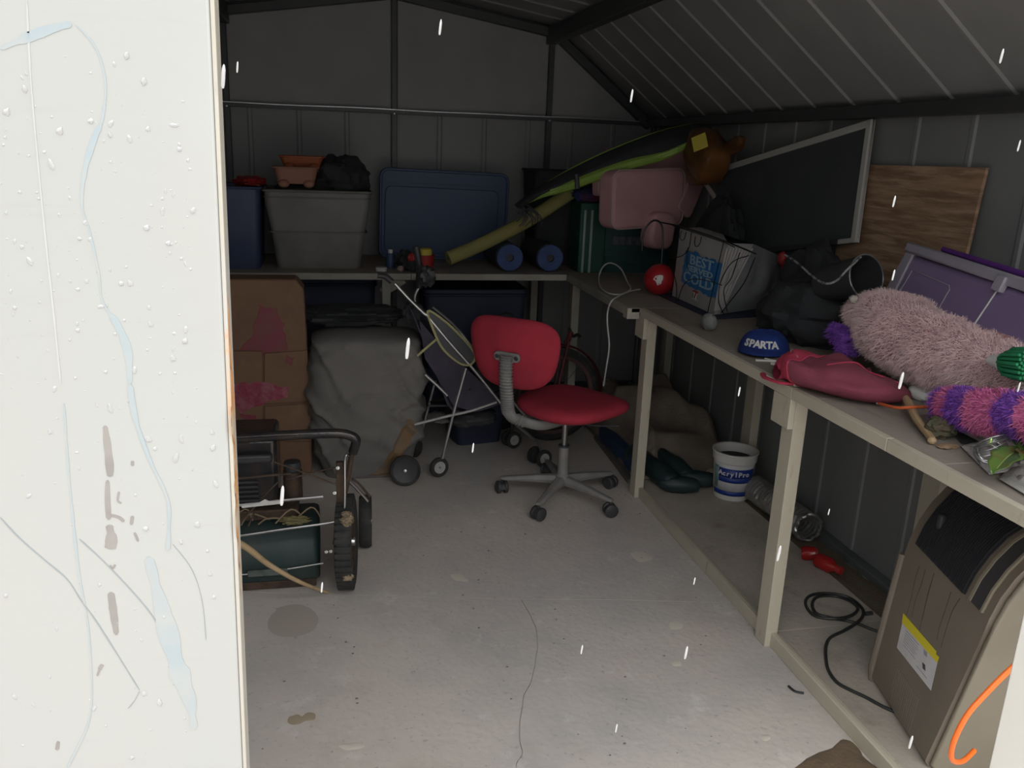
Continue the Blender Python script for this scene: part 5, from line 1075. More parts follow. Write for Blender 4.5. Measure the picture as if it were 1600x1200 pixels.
# arm-like pink cloth and green duster at the right
tag(MB().tube(spline([pX(1520, 520, 1.84), pX(1560, 532, 1.82), pX(1620, 545, 1.82)], 5), [0.03, 0.034, 0.036, 0.036, 0.034, 0.036, 0.034, 0.035, 0.035, 0.034, 0.034], 14).build('pink_cloth_roll', mat('dusty_pink_cloth', (0.40, 0.19, 0.19, 1), 0.9, 0, (0.3, 0.15, 0.15, 1), 9, 0.6, 0.3, 60)), 'dusty pink rolled cloth on the throw against the purple box', 'cloth')
gd = empty('green_duster', pX(1585, 565, 1.70), 'green bristly duster with a white ferrule at the right edge', 'duster')
g0 = pX(1566, 566, 1.66); g1 = pX(1650, 575, 1.66)
MB().tube([pX(1548, 563, 1.66), g0], [0.014, 0.022], 14).build('ferrule', m_wht, gd)
m_gb = mat('green_bristle', (0.015, 0.20, 0.08, 1), 0.8, 0, (0.03, 0.28, 0.12, 1), 30, 0.6)
for i in range(60):
    a = i*2.4; rr2 = 0.006 + 0.022*(i/60); d = (g1-g0).normalized(); x = d.orthogonal().normalized(); y = d.cross(x); o2 = (x*math.cos(a) + y*math.sin(a))
    MB().tube([g0 + o2*rr2*0.6, g0 + d*0.03 + o2*rr2*1.4, g0 + d*0.09 + o2*rr2*1.6], 0.0042, 5).build('bristle', m_gb, gd)
# ---- purple translucent box with lid
m_purb = mat('purple_translucent', (0.27, 0.20, 0.37, 1), 0.35, 0, (0.31, 0.24, 0.40, 1), 4, 0.6, trans=0.25)
m_purc = mat('grey_clear_rim', (0.30, 0.28, 0.33, 1), 0.35, 0, (0.25, 0.23, 0.28, 1), 6, 0.5)
m_purl = mat('purple_lid', (0.12, 0.03, 0.22, 1), 0.4, 0, (0.16, 0.04, 0.28, 1), 5, 0.5)
TL_ = pX(1422, 384, 1.90); TR_ = pX(1585, 437, 1.84); BL_ = pX(1392, 452, 1.86)
px_ = empty('storage_box', TL_, 'translucent purple storage box tipped back behind the fluffy pink throw', 'box')
ux2 = (TR_-TL_).normalized(); dd = (BL_-TL_).normalized(); nz2 = ux2.cross(dd).normalized()
if nz2.dot(Vector((0, 0, CAM_H)) - TL_) < 0: nz2 = -nz2
vy2 = nz2.cross(ux2).normalized()
if vy2.z < 0: vy2 = -vy2
Lp = (TR_-TL_).length; 
def pbx(x, y, z): return TL_ + ux2*x + vy2*(-y) + nz2*z
FP = Matrix.Translation(TL_) @ Matrix((ux2, -vy2, nz2)).transposed().to_4x4()
HB = 0.30
MB().box((0.03, 0.02, -0.17), (Lp+0.30, HB, 0.0), FP).build('body', m_purb, px_, bevel=0.02, seg=3)
MB().box((-0.006, -0.012, -0.185), (Lp+0.31, 0.022, 0.012), FP).build('rim', m_purc, px_, bevel=0.006)
MB().prism([(0.0, 0.022), (0.045, 0.022), (0.03, HB), (-0.03, HB)], 0.010, FP @ Matrix.Translation((0, 0, -0.004))).build('corner_panel', m_purc, px_, bevel=0.003)
pl = [(0.075, 0.07), (0.285, 0.075), (0.295, 0.085), (0.27, HB-0.01), (0.035, HB-0.01)]
MB().tube([FP @ Vector((x, y, 0.002)) for x, y in pl], 0.0022, 6, closed=True).build('moulded_line', m_purc, px_)
MB().tube([FP @ Vector((Lp-0.035, 0.03, 0.005)), FP @ Vector((Lp-0.09, HB, 0.005))], 0.0025, 6).build('moulded_line', m_wht, px_)
MB().box((Lp-0.05, 0.0, 0.0), (Lp-0.01, 0.045, 0.02), FP).build('clip', m_purc, px_, bevel=0.004)
plid = MB().box((0.13, -0.030, -0.19), (Lp+0.32, -0.013, -0.02), FP).build('lid', m_purl, px_, bevel=0.006)
# ---- odds and ends at the near end
pc2 = empty('broken_bamboo', zb(1435, 650), 'split pale wooden stake lying across the bench near its edge', 'stake')
s0_, s1_, s2_ = zb(1408, 612, 0.03), zb(1432, 655, 0.022), zb(1456, 688, 0.012)
MB().tube([s0_, s0_.lerp(s1_, 0.5) + Vector((0, 0, 0.004)), s1_, s2_], [0.007, 0.012, 0.011, 0.0075], 9).build('shaft', m_stick, pc2)
MB().tube([s1_ + Vector((0.01, 0.01, 0)), s2_ + Vector((0.006, 0.002, 0.006))], 0.004, 7).build('splinter', m_stick, pc2)
MB().blob(s2_, (0.011, 0.011, 0.010), amp=0.1).build('knuckle', m_stick, pc2)
m_or = mat('orange_stick', (0.60, 0.13, 0.04, 1), 0.5); 
os_ = empty('orange_stick', zb(1420, 640), 'thin orange stick crossing over the split wooden stake', 'stick')
o1 = [zb(1372, 630, 0.012), zb(1400, 637, 0.028), zb(1430, 636, 0.040), zb(1472, 636, 0.026)]
MB().tube(spline(o1, 5), 0.0045, 8).build('shaft', m_or, os_); MB().blob(o1[0], (0.006, 0.006, 0.005)).build('tip', m_wht, os_)
def packet(label, c, w_, d_, h_, m1, m2, rz, tilt=0.0):
    e = empty('food_packet', c, label, 'packet', rot=(tilt, 0, rz)); F = WM(e)
    b = MB().blob((0, 0, 0), (w_/2, d_/2, h_/2), amp=0.12, seed=int(w_*1000), pw=0.6, nu=28, nv=14); b.v = [F @ (v + Vector((0, 0, h_/2))) for v in b.v]; b.build('body', m1, e)
    b = MB().blob((0, 0, 0), (w_*0.28, d_*0.51, h_*0.53), amp=0.06, seed=2, pw=0.6, nu=24, nv=12); b.v = [F @ (v + Vector((w_*0.1, 0, h_/2))) for v in b.v]; b.build('printed_band', m2, e)
    return e
packet('red and white crinkled packet under the edge of the pink throw', zb(1448, 622), 0.13, 0.08, 0.04, m_wht, m_redp, 0.4, 0.1)
packet('small orange-red packet with a white end beside the striped boa', zb(1488, 622), 0.11, 0.06, 0.05, mat('orange_red_wrap', (0.5, 0.09, 0.04, 1), 0.4, 0, (0.55, 0.5, 0.45, 1), 25, 0.6, lo=0.5, hi=0.55), m_wht, -0.5, 0.15)
packet('tiny red tin with pale marks at the tail of the orange stick', zb(1462, 640), 0.055, 0.035, 0.03, m_redp, m_wht, 0.1)
bag('cloth_lump', 'brown mossy lump of cloth beside the split stake', 'cloth', zb(1470, 672, 0.022), (0.036, 0.03, 0.025), mat('brown_lump', (0.10, 0.075, 0.05, 1), 0.95, 0, (0.05, 0.07, 0.035, 1), 30, 0.8), 41, amp=0.35)
tag(MB().bar(zb(1455, 645, 0.012), zb(1600, 722, 0.012), 0.018, 0.008).build('wood_strip', mat('grey_strip', (0.27, 0.24, 0.21, 1), 0.7, 0, (0.18, 0.16, 0.14, 1), 20, 0.6)), 'long grey strip of timber lying beneath the striped boa', 'strip')
tag(MB().add([zb(1470, 655, 0.002), zb(1500, 690, 0.002), zb(1560, 720, 0.002), zb(1600, 712, 0.002)] + [zb(1470, 655, 0.006), zb(1500, 690, 0.006), zb(1560, 720, 0.006), zb(1600, 712, 0.006)], [(3,2,1,0), (4,5,6,7), (0,1,5,4), (1,2,6,5), (2,3,7,6), (3,0,4,7)]).build('black_card', m_dark), 'black sheet lying flat under the grey timber strip', 'sheet')
m_film = mat('crumpled_film', (0.50, 0.48, 0.46, 1), 0.25, 0, (0.38, 0.35, 0.33, 1), 16, 0.6, 0.4, 60, trans=0.2)
fb_ = MB(); c = zb(1530, 722, 0.0)
fb_.grid(lambda u, v: zb(1500, 700).lerp(zb(1545, 745), u).lerp(zb(1540, 690).lerp(zb(1610, 735), u), v) + Vector((0, 0, 0.006 + 0.020*abs(noise.noise(Vector((u*4, v*4, 3))))*math.sin(PI*u)*math.sin(PI*v)*2)), 26, 26)
tag(fb_.build('plastic_film', m_film, solid=0.001), 'crumpled clear plastic film on the bench below the green leaf', 'film')
fb_ = MB(); fb_.grid(lambda u, v: zb(1560, 752).lerp(zb(1640, 800), u).lerp(zb(1590, 722).lerp(zb(1680, 770), u), v) + Vector((0, 0, 0.006 + 0.020*abs(noise.noise(Vector((u*4, v*4, 8))))*math.sin(PI*u)*math.sin(PI*v)*2)), 20, 20)
tag(fb_.build('plastic_film', m_film, solid=0.001), 'crumpled clear plastic film at the nearest end of the bench', 'film')
tag(MB().blob(zb(1480, 697, 0.004), (0.03, 0.016, 0.004), amp=0.4, seed=3).build('dry_leaf', mat('tan_leaf', (0.30, 0.20, 0.12, 1), 0.8)), 'tan dry leaf beside the end of the split stake', 'leaf')
wr_ = empty('wire_wreath', zb(1550, 705), 'small ring of twisted wire and tinsel beside the green leaf', 'wreath')
for i in range(7):
    c = zb(1548, 700, 0.04); a0 = i*0.5; rr3 = 0.030 + 0.004*(i % 3)
    MB().tube([c + Vector((rr3*math.cos(t*PI/10), rr3*math.sin(t*PI/10)*0.8, 0.02*math.sin(t*PI/10 + a0) + 0.006*i - 0.015)) for t in range(20)], 0.0016, 5, closed=True).build('wire_ring', m_galv, wr_)
MB().tube(spline([zb(1532, 700, 0.03), zb(1528, 716, 0.012), zb(1533, 730, 0.004)], 4), 0.0016, 5).build('wire_tail', m_galv, wr_)
for p in ((1548, 690), (1552, 708)): MB().blob(zb(*p, 0.055), (0.004, 0.004, 0.010)).build('tinsel', mat('tinsel', (0.6, 0.85, 0.3, 1), 0.15, 0.5), wr_)
m_leaf = mat('waxy_leaf', (0.07, 0.15, 0.025, 1), 0.3, 0, (0.20, 0.10, 0.035, 1), 18, 0.7, 0.2, 60, coat=0.4, lo=0.5, hi=0.75)
lf = empty('artificial_leaf', zb(1580, 720), 'glossy green artificial leaf cluster with reddish edges at the bench end', 'leaf')
lc = zb(1595, 705, 0.05)
for i, (tx_, ty_, L_, W_) in enumerate(((1558, 668, 0.085, 0.030), (1550, 742, 0.085, 0.030), (1640, 690, 0.09, 0.03), (1625, 750, 0.08, 0.028))):
    tip = zb(tx_, ty_, 0.045); d = (tip-lc); L2 = d.length; d.normalize(); s = d.cross(Vector((0, 0, 1))).normalized(); u_ = s.cross(d)
    MB().grid(lambda u, v: lc + d*L2*u + s*(v-0.5)*2*W_*math.sin(PI*min(1, u*0.93+0.04))**0.7*(1+0.12*math.sin(u*24)) + u_*(0.014*math.sin(PI*u) + 0.010*abs(v-0.5)*2), 18, 9).build('leaf_blade', m_leaf, lf, solid=0.0012)
    MB().tube([lc + d*L2*t/8 + u_*(0.014*math.sin(PI*t/8) + 0.0015) for t in range(8)], 0.0012, 5).build('vein', mat('pale_vein', (0.22, 0.3, 0.10, 1), 0.4), lf)
# ================================================================ UNDER THE RIGHT BENCH
m_ac = mat('taupe_casing', (0.20, 0.165, 0.13, 1), 0.5, 0, (0.155, 0.13, 0.10, 1), 5, 0.7, 0.05, 60)
m_acl = mat('beige_casing', (0.27, 0.235, 0.18, 1), 0.45, 0, (0.22, 0.19, 0.145, 1), 4, 0.6)
m_acd = mat('charcoal_grille', (0.025, 0.026, 0.030, 1), 0.45)
ac = empty('air_conditioner', (1.80, 1.75, 0), 'taupe portable air conditioner with a curved black grille under the bench', 'appliance')
Fo = Vector((1.655, 2.02, 0.02)); wv = Vector((-0.243, -0.970, 0)).normalized(); dv = Vector((0.970, -0.243, 0)).normalized(); AW = 0.385
prof = [(0.012, 0.0), (0.0, 0.02), (0.035, 0.44), (0.045, 0.50), (0.062, 0.56), (0.088, 0.615), (0.122, 0.665), (0.165, 0.705), (0.21, 0.735), (0.26, 0.75), (0.33, 0.752)]
def ap(w, d, z): return Fo + wv*w*(1 + 0.2*min(1, max(0, z/0.44))) + dv*d + Vector((0, 0, z))
def offs(o):
    out = []
    for i, (d, z) in enumerate(prof):
        a = prof[max(i-1, 0)]; b2 = prof[min(i+1, len(prof)-1)]; t = Vector((b2[0]-a[0], b2[1]-a[1])); t.normalize(); out.append((d - t.y*o, z + t.x*o))
    return out
def acstrip(w0, w1, o0, o1, i0, i1, m, name, par=ac, b=None):
    A_ = offs(o0); B_ = offs(o1); own = b is None; b = b or MB(); n = i1-i0+1
    vs = []; 
    for i in range(i0, i1+1): vs += [ap(w0, *A_[i]), ap(w0, *B_[i]), ap(w1, *B_[i]), ap(w1, *A_[i])]
    fs = []
    for i in range(n-1): fs += [(i*4+j, i*4+(j+1) % 4, (i+1)*4+(j+1) % 4, (i+1)*4+j) for j in range(4)]
    fs += [(0, 1, 2, 3), ((n-1)*4, (n-1)*4+1, (n-1)*4+2, (n-1)*4+3)]
    b.add(vs, fs)
    return b.build(name, m, par, ang=30) if own else b
pl_ = prof + [(0.30, 0.45), (0.24, 0.0)]; k = len(pl_)
b = MB().add([ap(0.0, *p) for p in pl_] + [ap(AW, *p) for p in pl_], [tuple(range(k)), tuple(range(2*k-1, k-1, -1))] + [(i, (i+1) % k, k+(i+1) % k, k+i) for i in range(k)])
b.build('casing', m_ac, ac, ang=30)
acstrip(0.035, 0.285, 0.0005, 0.004, 3, 10, m_acd, 'grille_panel')
gb = MB()
for i in range(30):
    w0 = 0.042 + i*0.0081; acstrip(w0, w0+0.0036, 0.004, 0.0085, 3, 10, m_acd, '', None, gb)
gb.build('grille_ribs', m_acd, ac, merge=False, ang=30)['kind'] = 'stuff'
acstrip(0.306, 0.314, 0.0005, 0.007, 3, 10, m_acl, 'trim_strip'); acstrip(0.3145, 0.355, 0.0005, 0.0045, 3, 10, mat('smoked_strip', (0.05, 0.048, 0.052, 1), 0.3), 'control_strip'); acstrip(0.3555, 0.362, 0.0005, 0.007, 3, 10, m_acl, 'trim_strip')
MB().blob(ap(0.09, 0.070, 0.60), (0.010, 0.010, 0.024), amp=0.02, pw=0.6).build('grille_latch', m_blk, ac)
# right side cheek, lighter
q_ = [(d + 0.012, z - 0.006) for d, z in prof[1:]] + [(0.295, 0.45), (0.235, 0.0), (0.02, 0.0)]
k = len(q_); MB().add([ap(AW-0.001, *p) for p in q_] + [ap(AW+0.014, *p) for p in q_], [tuple(range(k)), tuple(range(2*k-1, k-1, -1))] + [(i, (i+1) % k, k+(i+1) % k, k+i) for i in range(k)]).build('side_cheek', m_acl, ac, bevel=0.008, seg=3)
MB().tube([ap(-0.006, 0.008, 0.0), ap(-0.006, 0.002, 0.05), ap(-0.006, 0.035, 0.44)], 0.012, 10).build('side_flange', m_ac, ac)
for i in range(14): MB().box((0, 0, 0), (0.0035, 0.003, 0.11), T4(ap(0.13 + i*0.011, 0.0, 0.03), Matrix((wv, dv, (0, 0, 1))).transposed()) @ Matrix.Rotation(-0.083, 4, 'X')).build('vent_rib', m_ac, ac)
nF = (-dv*0.42 + Vector((0, 0, 1))*0.035).normalized()
def fp(x, y, o=0.001):
    r_ = ray(x, y); P0 = Vector((0, 0, CAM_H)); t = (Fo + Vector((0, 0, 0.02)) - P0).dot(nF) / r_.dot(nF); return P0 + r_*t + nF*o
def fpoly(name, px, m, o=0.001, t=0.0006):
    v = [fp(x, y, o) for x, y in px]; n = len(v); MB().add(v + [p + nF*t for p in v], [tuple(range(n)), tuple(range(2*n-1, n-1, -1))] + [(i, (i+1) % n, n+(i+1) % n, n+i) for i in range(n)]).build(name, m, ac, smooth=False)
m_lab = mat('label_white', (0.60, 0.59, 0.60, 1), 0.5, 0, (0.48, 0.47, 0.47, 1), 25, 0.4)
m_ylw = mat('label_yellow', (0.70, 0.60, 0.03, 1), 0.5); m_ink = mat('print_grey', (0.30, 0.30, 0.32, 1), 0.6); m_inkd = mat('print_dark', (0.06, 0.06, 0.07, 1), 0.6)
LQ = [(1411, 972), (1466, 1033), (1454, 1079), (1442, 1064), (1424, 1042), (1402, 1012)]
fpoly('label', [(1411, 971), (1466, 1032), (1455, 1079), (1402, 1012)], m_lab, 0.0008)
fpoly('label_heading', [(1412, 958), (1464, 1018), (1463, 1022), (1468, 1027), (1465, 1036), (1410, 973)], m_ylw, 0.0010)
def lab(u, v): 
    a = Vector((1411, 971)).lerp(Vector((1466, 1032)), u); b2 = Vector((1402, 1012)).lerp(Vector((1455, 1079)), u); return tuple(a.lerp(b2, v))
for (u0, v0, u1, v1) in ((0.12, 0.14, 0.5, 0.17), (0.12, 0.24, 0.48, 0.26), (0.12, 0.32, 0.5, 0.34), (0.12, 0.40, 0.46, 0.42), (0.12, 0.48, 0.5, 0.50), (0.12, 0.56, 0.44, 0.58), (0.14, 0.66, 0.48, 0.68), (0.55, 0.80, 0.85, 0.82)):
    fpoly('label_print', [lab(u0, v0), lab(u1, v0), lab(u1, v1), lab(u0, v1)], m_ink, 0.0016, 0.0002)
fpoly('label_drawing', [lab(0.62, 0.12), lab(0.72, 0.10), lab(0.74, 0.24), lab(0.66, 0.26)], m_ink, 0.0016, 0.0002)
fpoly('label_drawing', [lab(0.66, 0.52), lab(0.74, 0.50), lab(0.78, 0.66), lab(0.70, 0.68)], m_inkd, 0.0016, 0.0002)
m_drip = mat('dark_drip', (0.085, 0.065, 0.05, 1), 0.6)
for pts in ([(1437, 884), (1430, 905), (1424, 935), (1417, 960)], [(1446, 890), (1439, 915), (1430, 940), (1425, 965)], [(1460, 895), (1452, 920), (1445, 948), (1437, 985)], [(1457, 905), (1448, 938), (1441, 968)], [(1486, 925), (1478, 950), (1468, 980), (1464, 1000)], [(1500, 935), (1488, 955), (1478, 985), (1470, 1012)]):
    MB().tube(spline([fp(x, y, 0.0004) for x, y in pts], 4), [0.0016, 0.0018, 0.0014, 0.0017, 0.0013, 0.0016, 0.0014, 0.0012, 0.0015, 0.0012, 0.001, 0.0012, 0.001][:(len(pts)-1)*4+1], 6, flat=0.3, up=nF).build('drip_mark', m_drip, ac)
for w in (0.05, 0.33):
    for d in (0.05, 0.20): MB().lathe([(0, -0.018), (0.014, -0.018), (0.016, -0.004), (0.016, 0.002), (0, 0.002)], 14, T4(ap(w, d, 0.0))).build('foot', m_blk, ac)
# ---- black power cable coiled on the base board
m_bc = mat('black_cable', (0.02, 0.022, 0.022, 1), 0.45, 0, (0.05, 0.05, 0.045, 1), 20, 0.5)
Z8 = lambda x, y, h=0.0235: pz(1160 + x*0.3833, 740 + y*0.3833, h)
pc_ = [Z8(565, 648), Z8(520, 632), Z8(470, 612), Z8(420, 598), Z8(350, 585, 0.032), Z8(300, 568, 0.03), Z8(285, 530), Z8(310, 502), Z8(380, 500), Z8(440, 520, 0.03), Z8(470, 552, 0.034), Z8(440, 580, 0.034), Z8(380, 590, 0.034), Z8(300, 582), Z8(262, 545), Z8(262, 510), Z8(300, 490, 0.026), Z8(370, 490, 0.026), Z8(440, 508), Z8(485, 545), Z8(492, 575, 0.03), Z8(470, 605, 0.034), Z8(415, 640), Z8(360, 668), Z8(342, 700), Z8(340, 745), Z8(350, 800), Z8(385, 850), Z8(440, 882), Z8(500, 910), Z8(570, 948), Z8(640, 978), Z8(692, 998)]
ce_ = empty('power_cable', Z8(380, 560, 0.018), 'black power cable coiled on the base board beside the air conditioner', 'cable')
MB().tube(spline(pc_, 6), 0.0055, 8).build('cord', m_bc, ce_)
MB().tube([pc_[0], pc_[0] + (pc_[0]-pc_[1]).normalized()*0.022], 0.008, 10).build('connector', m_wht, ce_); MB().tube([Z8(500, 572), Z8(528, 568)], 0.008, 8).build('plug', m_blk, ce_)
tag(MB().tube(spline([pz(1232, 1072, 0.004), pz(1242, 1080, 0.004), pz(1256, 1083, 0.004)], 4), 0.004, 7).build('twig', m_bc), 'short black twig on the concrete floor beside the kick rail', 'twig')
# ---- foil duct and red caps by the wall
m_foil = mat('foil_duct', (0.50, 0.50, 0.49, 1), 0.3, 0.85, (0.3, 0.28, 0.26, 1), 25, 0.6, 0.4, 50)
du = empty('foil_duct', pz(1240, 845, 0.018), 'crinkled silver foil duct lying on the base board against the wall', 'duct')
d0 = pz(1262, 828, 0.07); d0.z = 0.082; d1 = d0 + Vector((-0.02, 0.44, 0)); ndv = 40; rr5 = [0.058 + 0.005*(i % 2) for i in range(ndv)]
b = MB(); P5 = [d0.lerp(d1, i/(ndv-1)) for i in range(ndv)]; b.tube(P5, rr5, 24, cap=False); b.tube([p for p in reversed(P5)], [r*0.9 for r in reversed(rr5)], 24, cap=False)
b.v = [v + Vector((noise.noise(v*30), 0, noise.noise(v*30 + Vector((5, 5, 5)))))*0.006 for v in b.v]; b.build('tube', m_foil, du, ang=15)
MB().tube([d0 + Vector((0.06*math.cos(t*PI/16), 0.004*math.sin(t*1.7), 0.06*math.sin(t*PI/16))) for t in range(32)], [0.006 + 0.002*(i % 3) for i in range(32)], 8, closed=True).build('torn_collar', m_foil, du)
m_rc = mat('red_clear_plastic', (0.42, 0.02, 0.02, 1), 0.2, 0, (0.6, 0.3, 0.28, 1), 12, 0.5, trans=0.3, lo=0.55, hi=0.7)
for i, (x, y, lab_) in enumerate(((1266, 868, 'red plastic cap next to the foil duct mouth'), (1294, 886, 'clear red plastic bottle lying in front of the red cap'))):
    c = pz(x, y, 0.04); e = empty('red_container', (c.x, c.y, 0.018), lab_, 'container'); ax5 = frame((0.35, -0.9, 0.0) if i else (0.8, -0.5, 0.15))
    MB().lathe([(0, -0.055), (0.026, -0.055), (0.031, -0.045), (0.031, 0.01), (0.016, 0.032), (0.014, 0.045), (0, 0.045)] if i else [(0, -0.035), (0.026, -0.035), (0.030, -0.02), (0.028, 0.02), (0.0, 0.025)], 20, T4((c.x, c.y, 0.050), ax5)).build('body', m_rc, e)
    MB().lathe([(0, 0.04), (0.017, 0.04), (0.017, 0.06), (0, 0.062)] if i else [(0, 0.02), (0.02, 0.02), (0.02, 0.03), (0, 0.032)], 14, T4((c.x, c.y, 0.050), ax5)).build('cap', m_redp, e)
# ---- white paint bucket
bu = empty('paint_bucket', (1.915, 3.50, 0.018), 'white plastic bucket with a blue AcrylPro label beneath the right bench', 'bucket')
bc5 = Vector((1.895, 3.485, 0.019)); FB5 = T4(bc5)
MB().lathe([(0, 0.0), (0.082, 0.0), (0.086, 0.006), (0.097, 0.185), (0.103, 0.19), (0.105, 0.225), (0.109, 0.228), (0.109, 0.236), (0.099, 0.236), (0.084, 0.01), (0, 0.01)], 44, FB5).build('body', m_wht, bu)
MB().lathe([(0, 0.19), (0.094, 0.192)], 30, FB5).build('contents', m_dark, bu)
m_blab = mat('label_blue', (0.010, 0.035, 0.22, 1), 0.4); m_teal = mat('label_teal', (0.05, 0.20, 0.19, 1), 0.5, 0, (0.35, 0.4, 0.4, 1), 20, 0.6)
vb = math.atan2(-bc5.y, -bc5.x)
def brand(a0, a1, z0, z1, m, name, o=0.0012): 
    rr6 = lambda z: 0.086 + (0.097-0.086)*(z-0.006)/0.179 + o
    MB().lathe([(rr6(z0), z0), (rr6(z1), z1)], 24, FB5, a0=a0, a1=a1).build(name, m, bu, solid=0.0006)
brand(vb-1.1, vb+1.25, 0.045, 0.180, m_lab, 'label'); brand(vb-0.75, vb+1.2, 0.118, 0.165, m_blab, 'label_band', 0.0022); brand(vb-0.75, vb+1.1, 0.095, 0.117, m_blab, 'label_band', 0.0020); brand(vb-1.05, vb-0.78, 0.06, 0.17, m_teal, 'label_patch', 0.002); brand(vb-1.05, vb+1.25, 0.028, 0.050, m_blab, 'label_band', 0.0022)
for i, chh in enumerate('AcrylPro'):
    a = vb - 0.62 + i*0.195; z = 0.140; rr7 = 0.0975; p = bc5 + Vector((rr7*math.cos(a), rr7*math.sin(a), z)); n5 = Vector((math.cos(a), math.sin(a), -0.06)).normalized(); tx = Vector((-math.sin(a), math.cos(a), 0))
    text_mb(chh, 0.034, T4(p + n5*0.0006, Matrix((tx, n5.cross(tx), n5)).transposed()), 0.0008, bold=0.0009).build('letter', m_lab, bu, smooth=False)
hb5 = [bc5 + Vector((0.108*math.cos(vb + PI/2 + t*PI/12)*1.0, 0.108*math.sin(vb + PI/2 + t*PI/12), 0.215 - 0.0)) for t in range(13)]
MB().tube([p + Vector((0, 0, 0.0)) for p in hb5], 0.002, 6).build('wire_handle', m_wire, bu)
# ---- canvas heap and things under it
m_canv = mat('brown_canvas', (0.20, 0.165, 0.13, 1), 0.95, 0, (0.12, 0.10, 0.08, 1), 6, 0.8, 0.4, 60)
def heap(u, v):
    x = 1.50 + 0.55*u; y = 3.72 + 1.28*v
    e = min(1, 5*min(u, 1-u+0.12))*min(1, 6*min(v, 1-v)); 
    ridge = abs(noise.noise(Vector((x*4 + y*1.5, y*3 - x*2, 4)))); h = (0.17 + 0.16*noise.noise(Vector((x*2.5, y*2.2, 1))) - 0.16*ridge + 0.10*u + 0.06*math.sin(y*14 + x*9)*0.4)
    return Vector((x + 0.03*noise.noise(Vector((x*6, y*6, 2))), y + 0.04*noise.noise(Vector((x*5, y*5, 7))), 0.022 + max(0.0, h)*e**0.7))
tag(MB().grid(heap, 60, 100).build('canvas_heap', m_canv, solid=0.004, ang=60), 'rumpled brown canvas heaped on the floor beneath the bench corner', 'canvas')
m_boot = mat('dark_teal_rubber', (0.012, 0.028, 0.030, 1), 0.5, 0, (0.03, 0.045, 0.045, 1), 9, 0.6)
for i, (x, y, w5, lab_) in enumerate(((1.60, 3.60, 1.0, 'dark teal rubber boot lying in front of the canvas heap, nearer the timber leg'), (1.71, 3.66, 0.95, 'dark teal rubber boot lying beside the first one, nearer the bucket'))):
    e = empty('rubber_boot', (x, y, 0.018), lab_, 'boot')
    P7 = spline([(x-0.05, y+0.30, 0.085), (x-0.03, y+0.18, 0.083), (x-0.01, y+0.08, 0.082), (x+0.0, y, 0.075), (x+0.02, y-0.06, 0.062)], 5); r7 = [0.055, 0.056, 0.056, 0.055, 0.054, 0.052, 0.051, 0.051, 0.052, 0.053, 0.056, 0.058, 0.058, 0.056, 0.055, 0.054, 0.053, 0.050, 0.046, 0.038, 0.020]
    MB().tube(P7, [q*w5 for q in r7[:len(P7)]], 18).build('shaft', m_boot, e)
    MB().blob((x+0.05, y-0.055, 0.062), (0.10, 0.045, 0.040), Matrix.Rotation(-0.3, 3, 'Z'), amp=0.08, pw=0.85).build('foot', m_boot, e)
    MB().tube([P7[0] + Vector((0, 0.0, 0)), P7[0] + Vector((-0.002, 0.012, 0))], 0.058*w5, 18).build('cuff', m_boot, e)
tag(MB().box((1.50, 3.80, 0.02), (1.56, 4.35, 0.10)).build('blue_plank', mat('faded_blue_board', (0.02, 0.05, 0.12, 1), 0.7, 0, (0.03, 0.06, 0.10, 1), 9, 0.6), bevel=0.006), 'faded blue board lying along the front of the canvas heap', 'board')
c = pz(1087, 748, 0.035); sb = empty('small_carton', (c.x, c.y, 0.018), 'small white carton on the base board left of the paint bucket', 'carton')
MB().box((-0.035, -0.02, 0), (0.035, 0.02, 0.032), T4((c.x, c.y, 0.0185), Matrix.Rotation(-0.4, 3, 'Z'))).build('body', m_wht, sb, bevel=0.002); MB().box((-0.034, -0.019, 0), (0.0, 0.019, 0.003), T4((c.x, c.y, 0.0505), Matrix.Rotation(-0.4, 3, 'Z'))).build('flap', m_wht, sb, bevel=0.001)
c = pz(1112, 748, 0.04); tr = empty('tape_roll', (c.x, c.y, 0.018), 'grimy tape roll standing between the small carton and the paint bucket', 'tape')
F5 = T4((c.x, c.y, 0.058), frame((-0.45, -0.85, 0.1)))
MB().lathe([(0.020, -0.012), (0.038, -0.012), (0.038, 0.012), (0.020, 0.012), (0.020, -0.012)], 26, F5).build('tape', mat('tan_tape', (0.24, 0.20, 0.13, 1), 0.6), tr); MB().lathe([(0.018, -0.0125), (0.0205, -0.0125), (0.0205, 0.0125), (0.018, 0.0125), (0.018, -0.0125)], 26, F5).build('core', m_wht, tr)
for i, (a, b5, w5) in enumerate((((932, 683), (985, 752), 0.022), ((940, 676), (978, 720), 0.016))):
    p, q = pz(*a, w5/2+0.001), pz(*b5, w5/2+0.001)
    tag(MB().bar(p, q, w5*1.4, w5).build('timber_batten', mat('weathered_batten', (0.13, 0.115, 0.10, 1), 0.85, 0, (0.08, 0.07, 0.06, 1), 14, 0.6), bevel=0.002), ('long grey batten on the floor behind the chair base', 'shorter grey batten on the floor beside the longer one')[i], 'batten')
tag(MB().blob(pz(948, 612, 0.09), (0.10, 0.10, 0.085), amp=0.25, seed=12, nu=32, nv=18).build('sack', m_canv), 'small brown sack on the floor under the hanging white cable', 'sack')
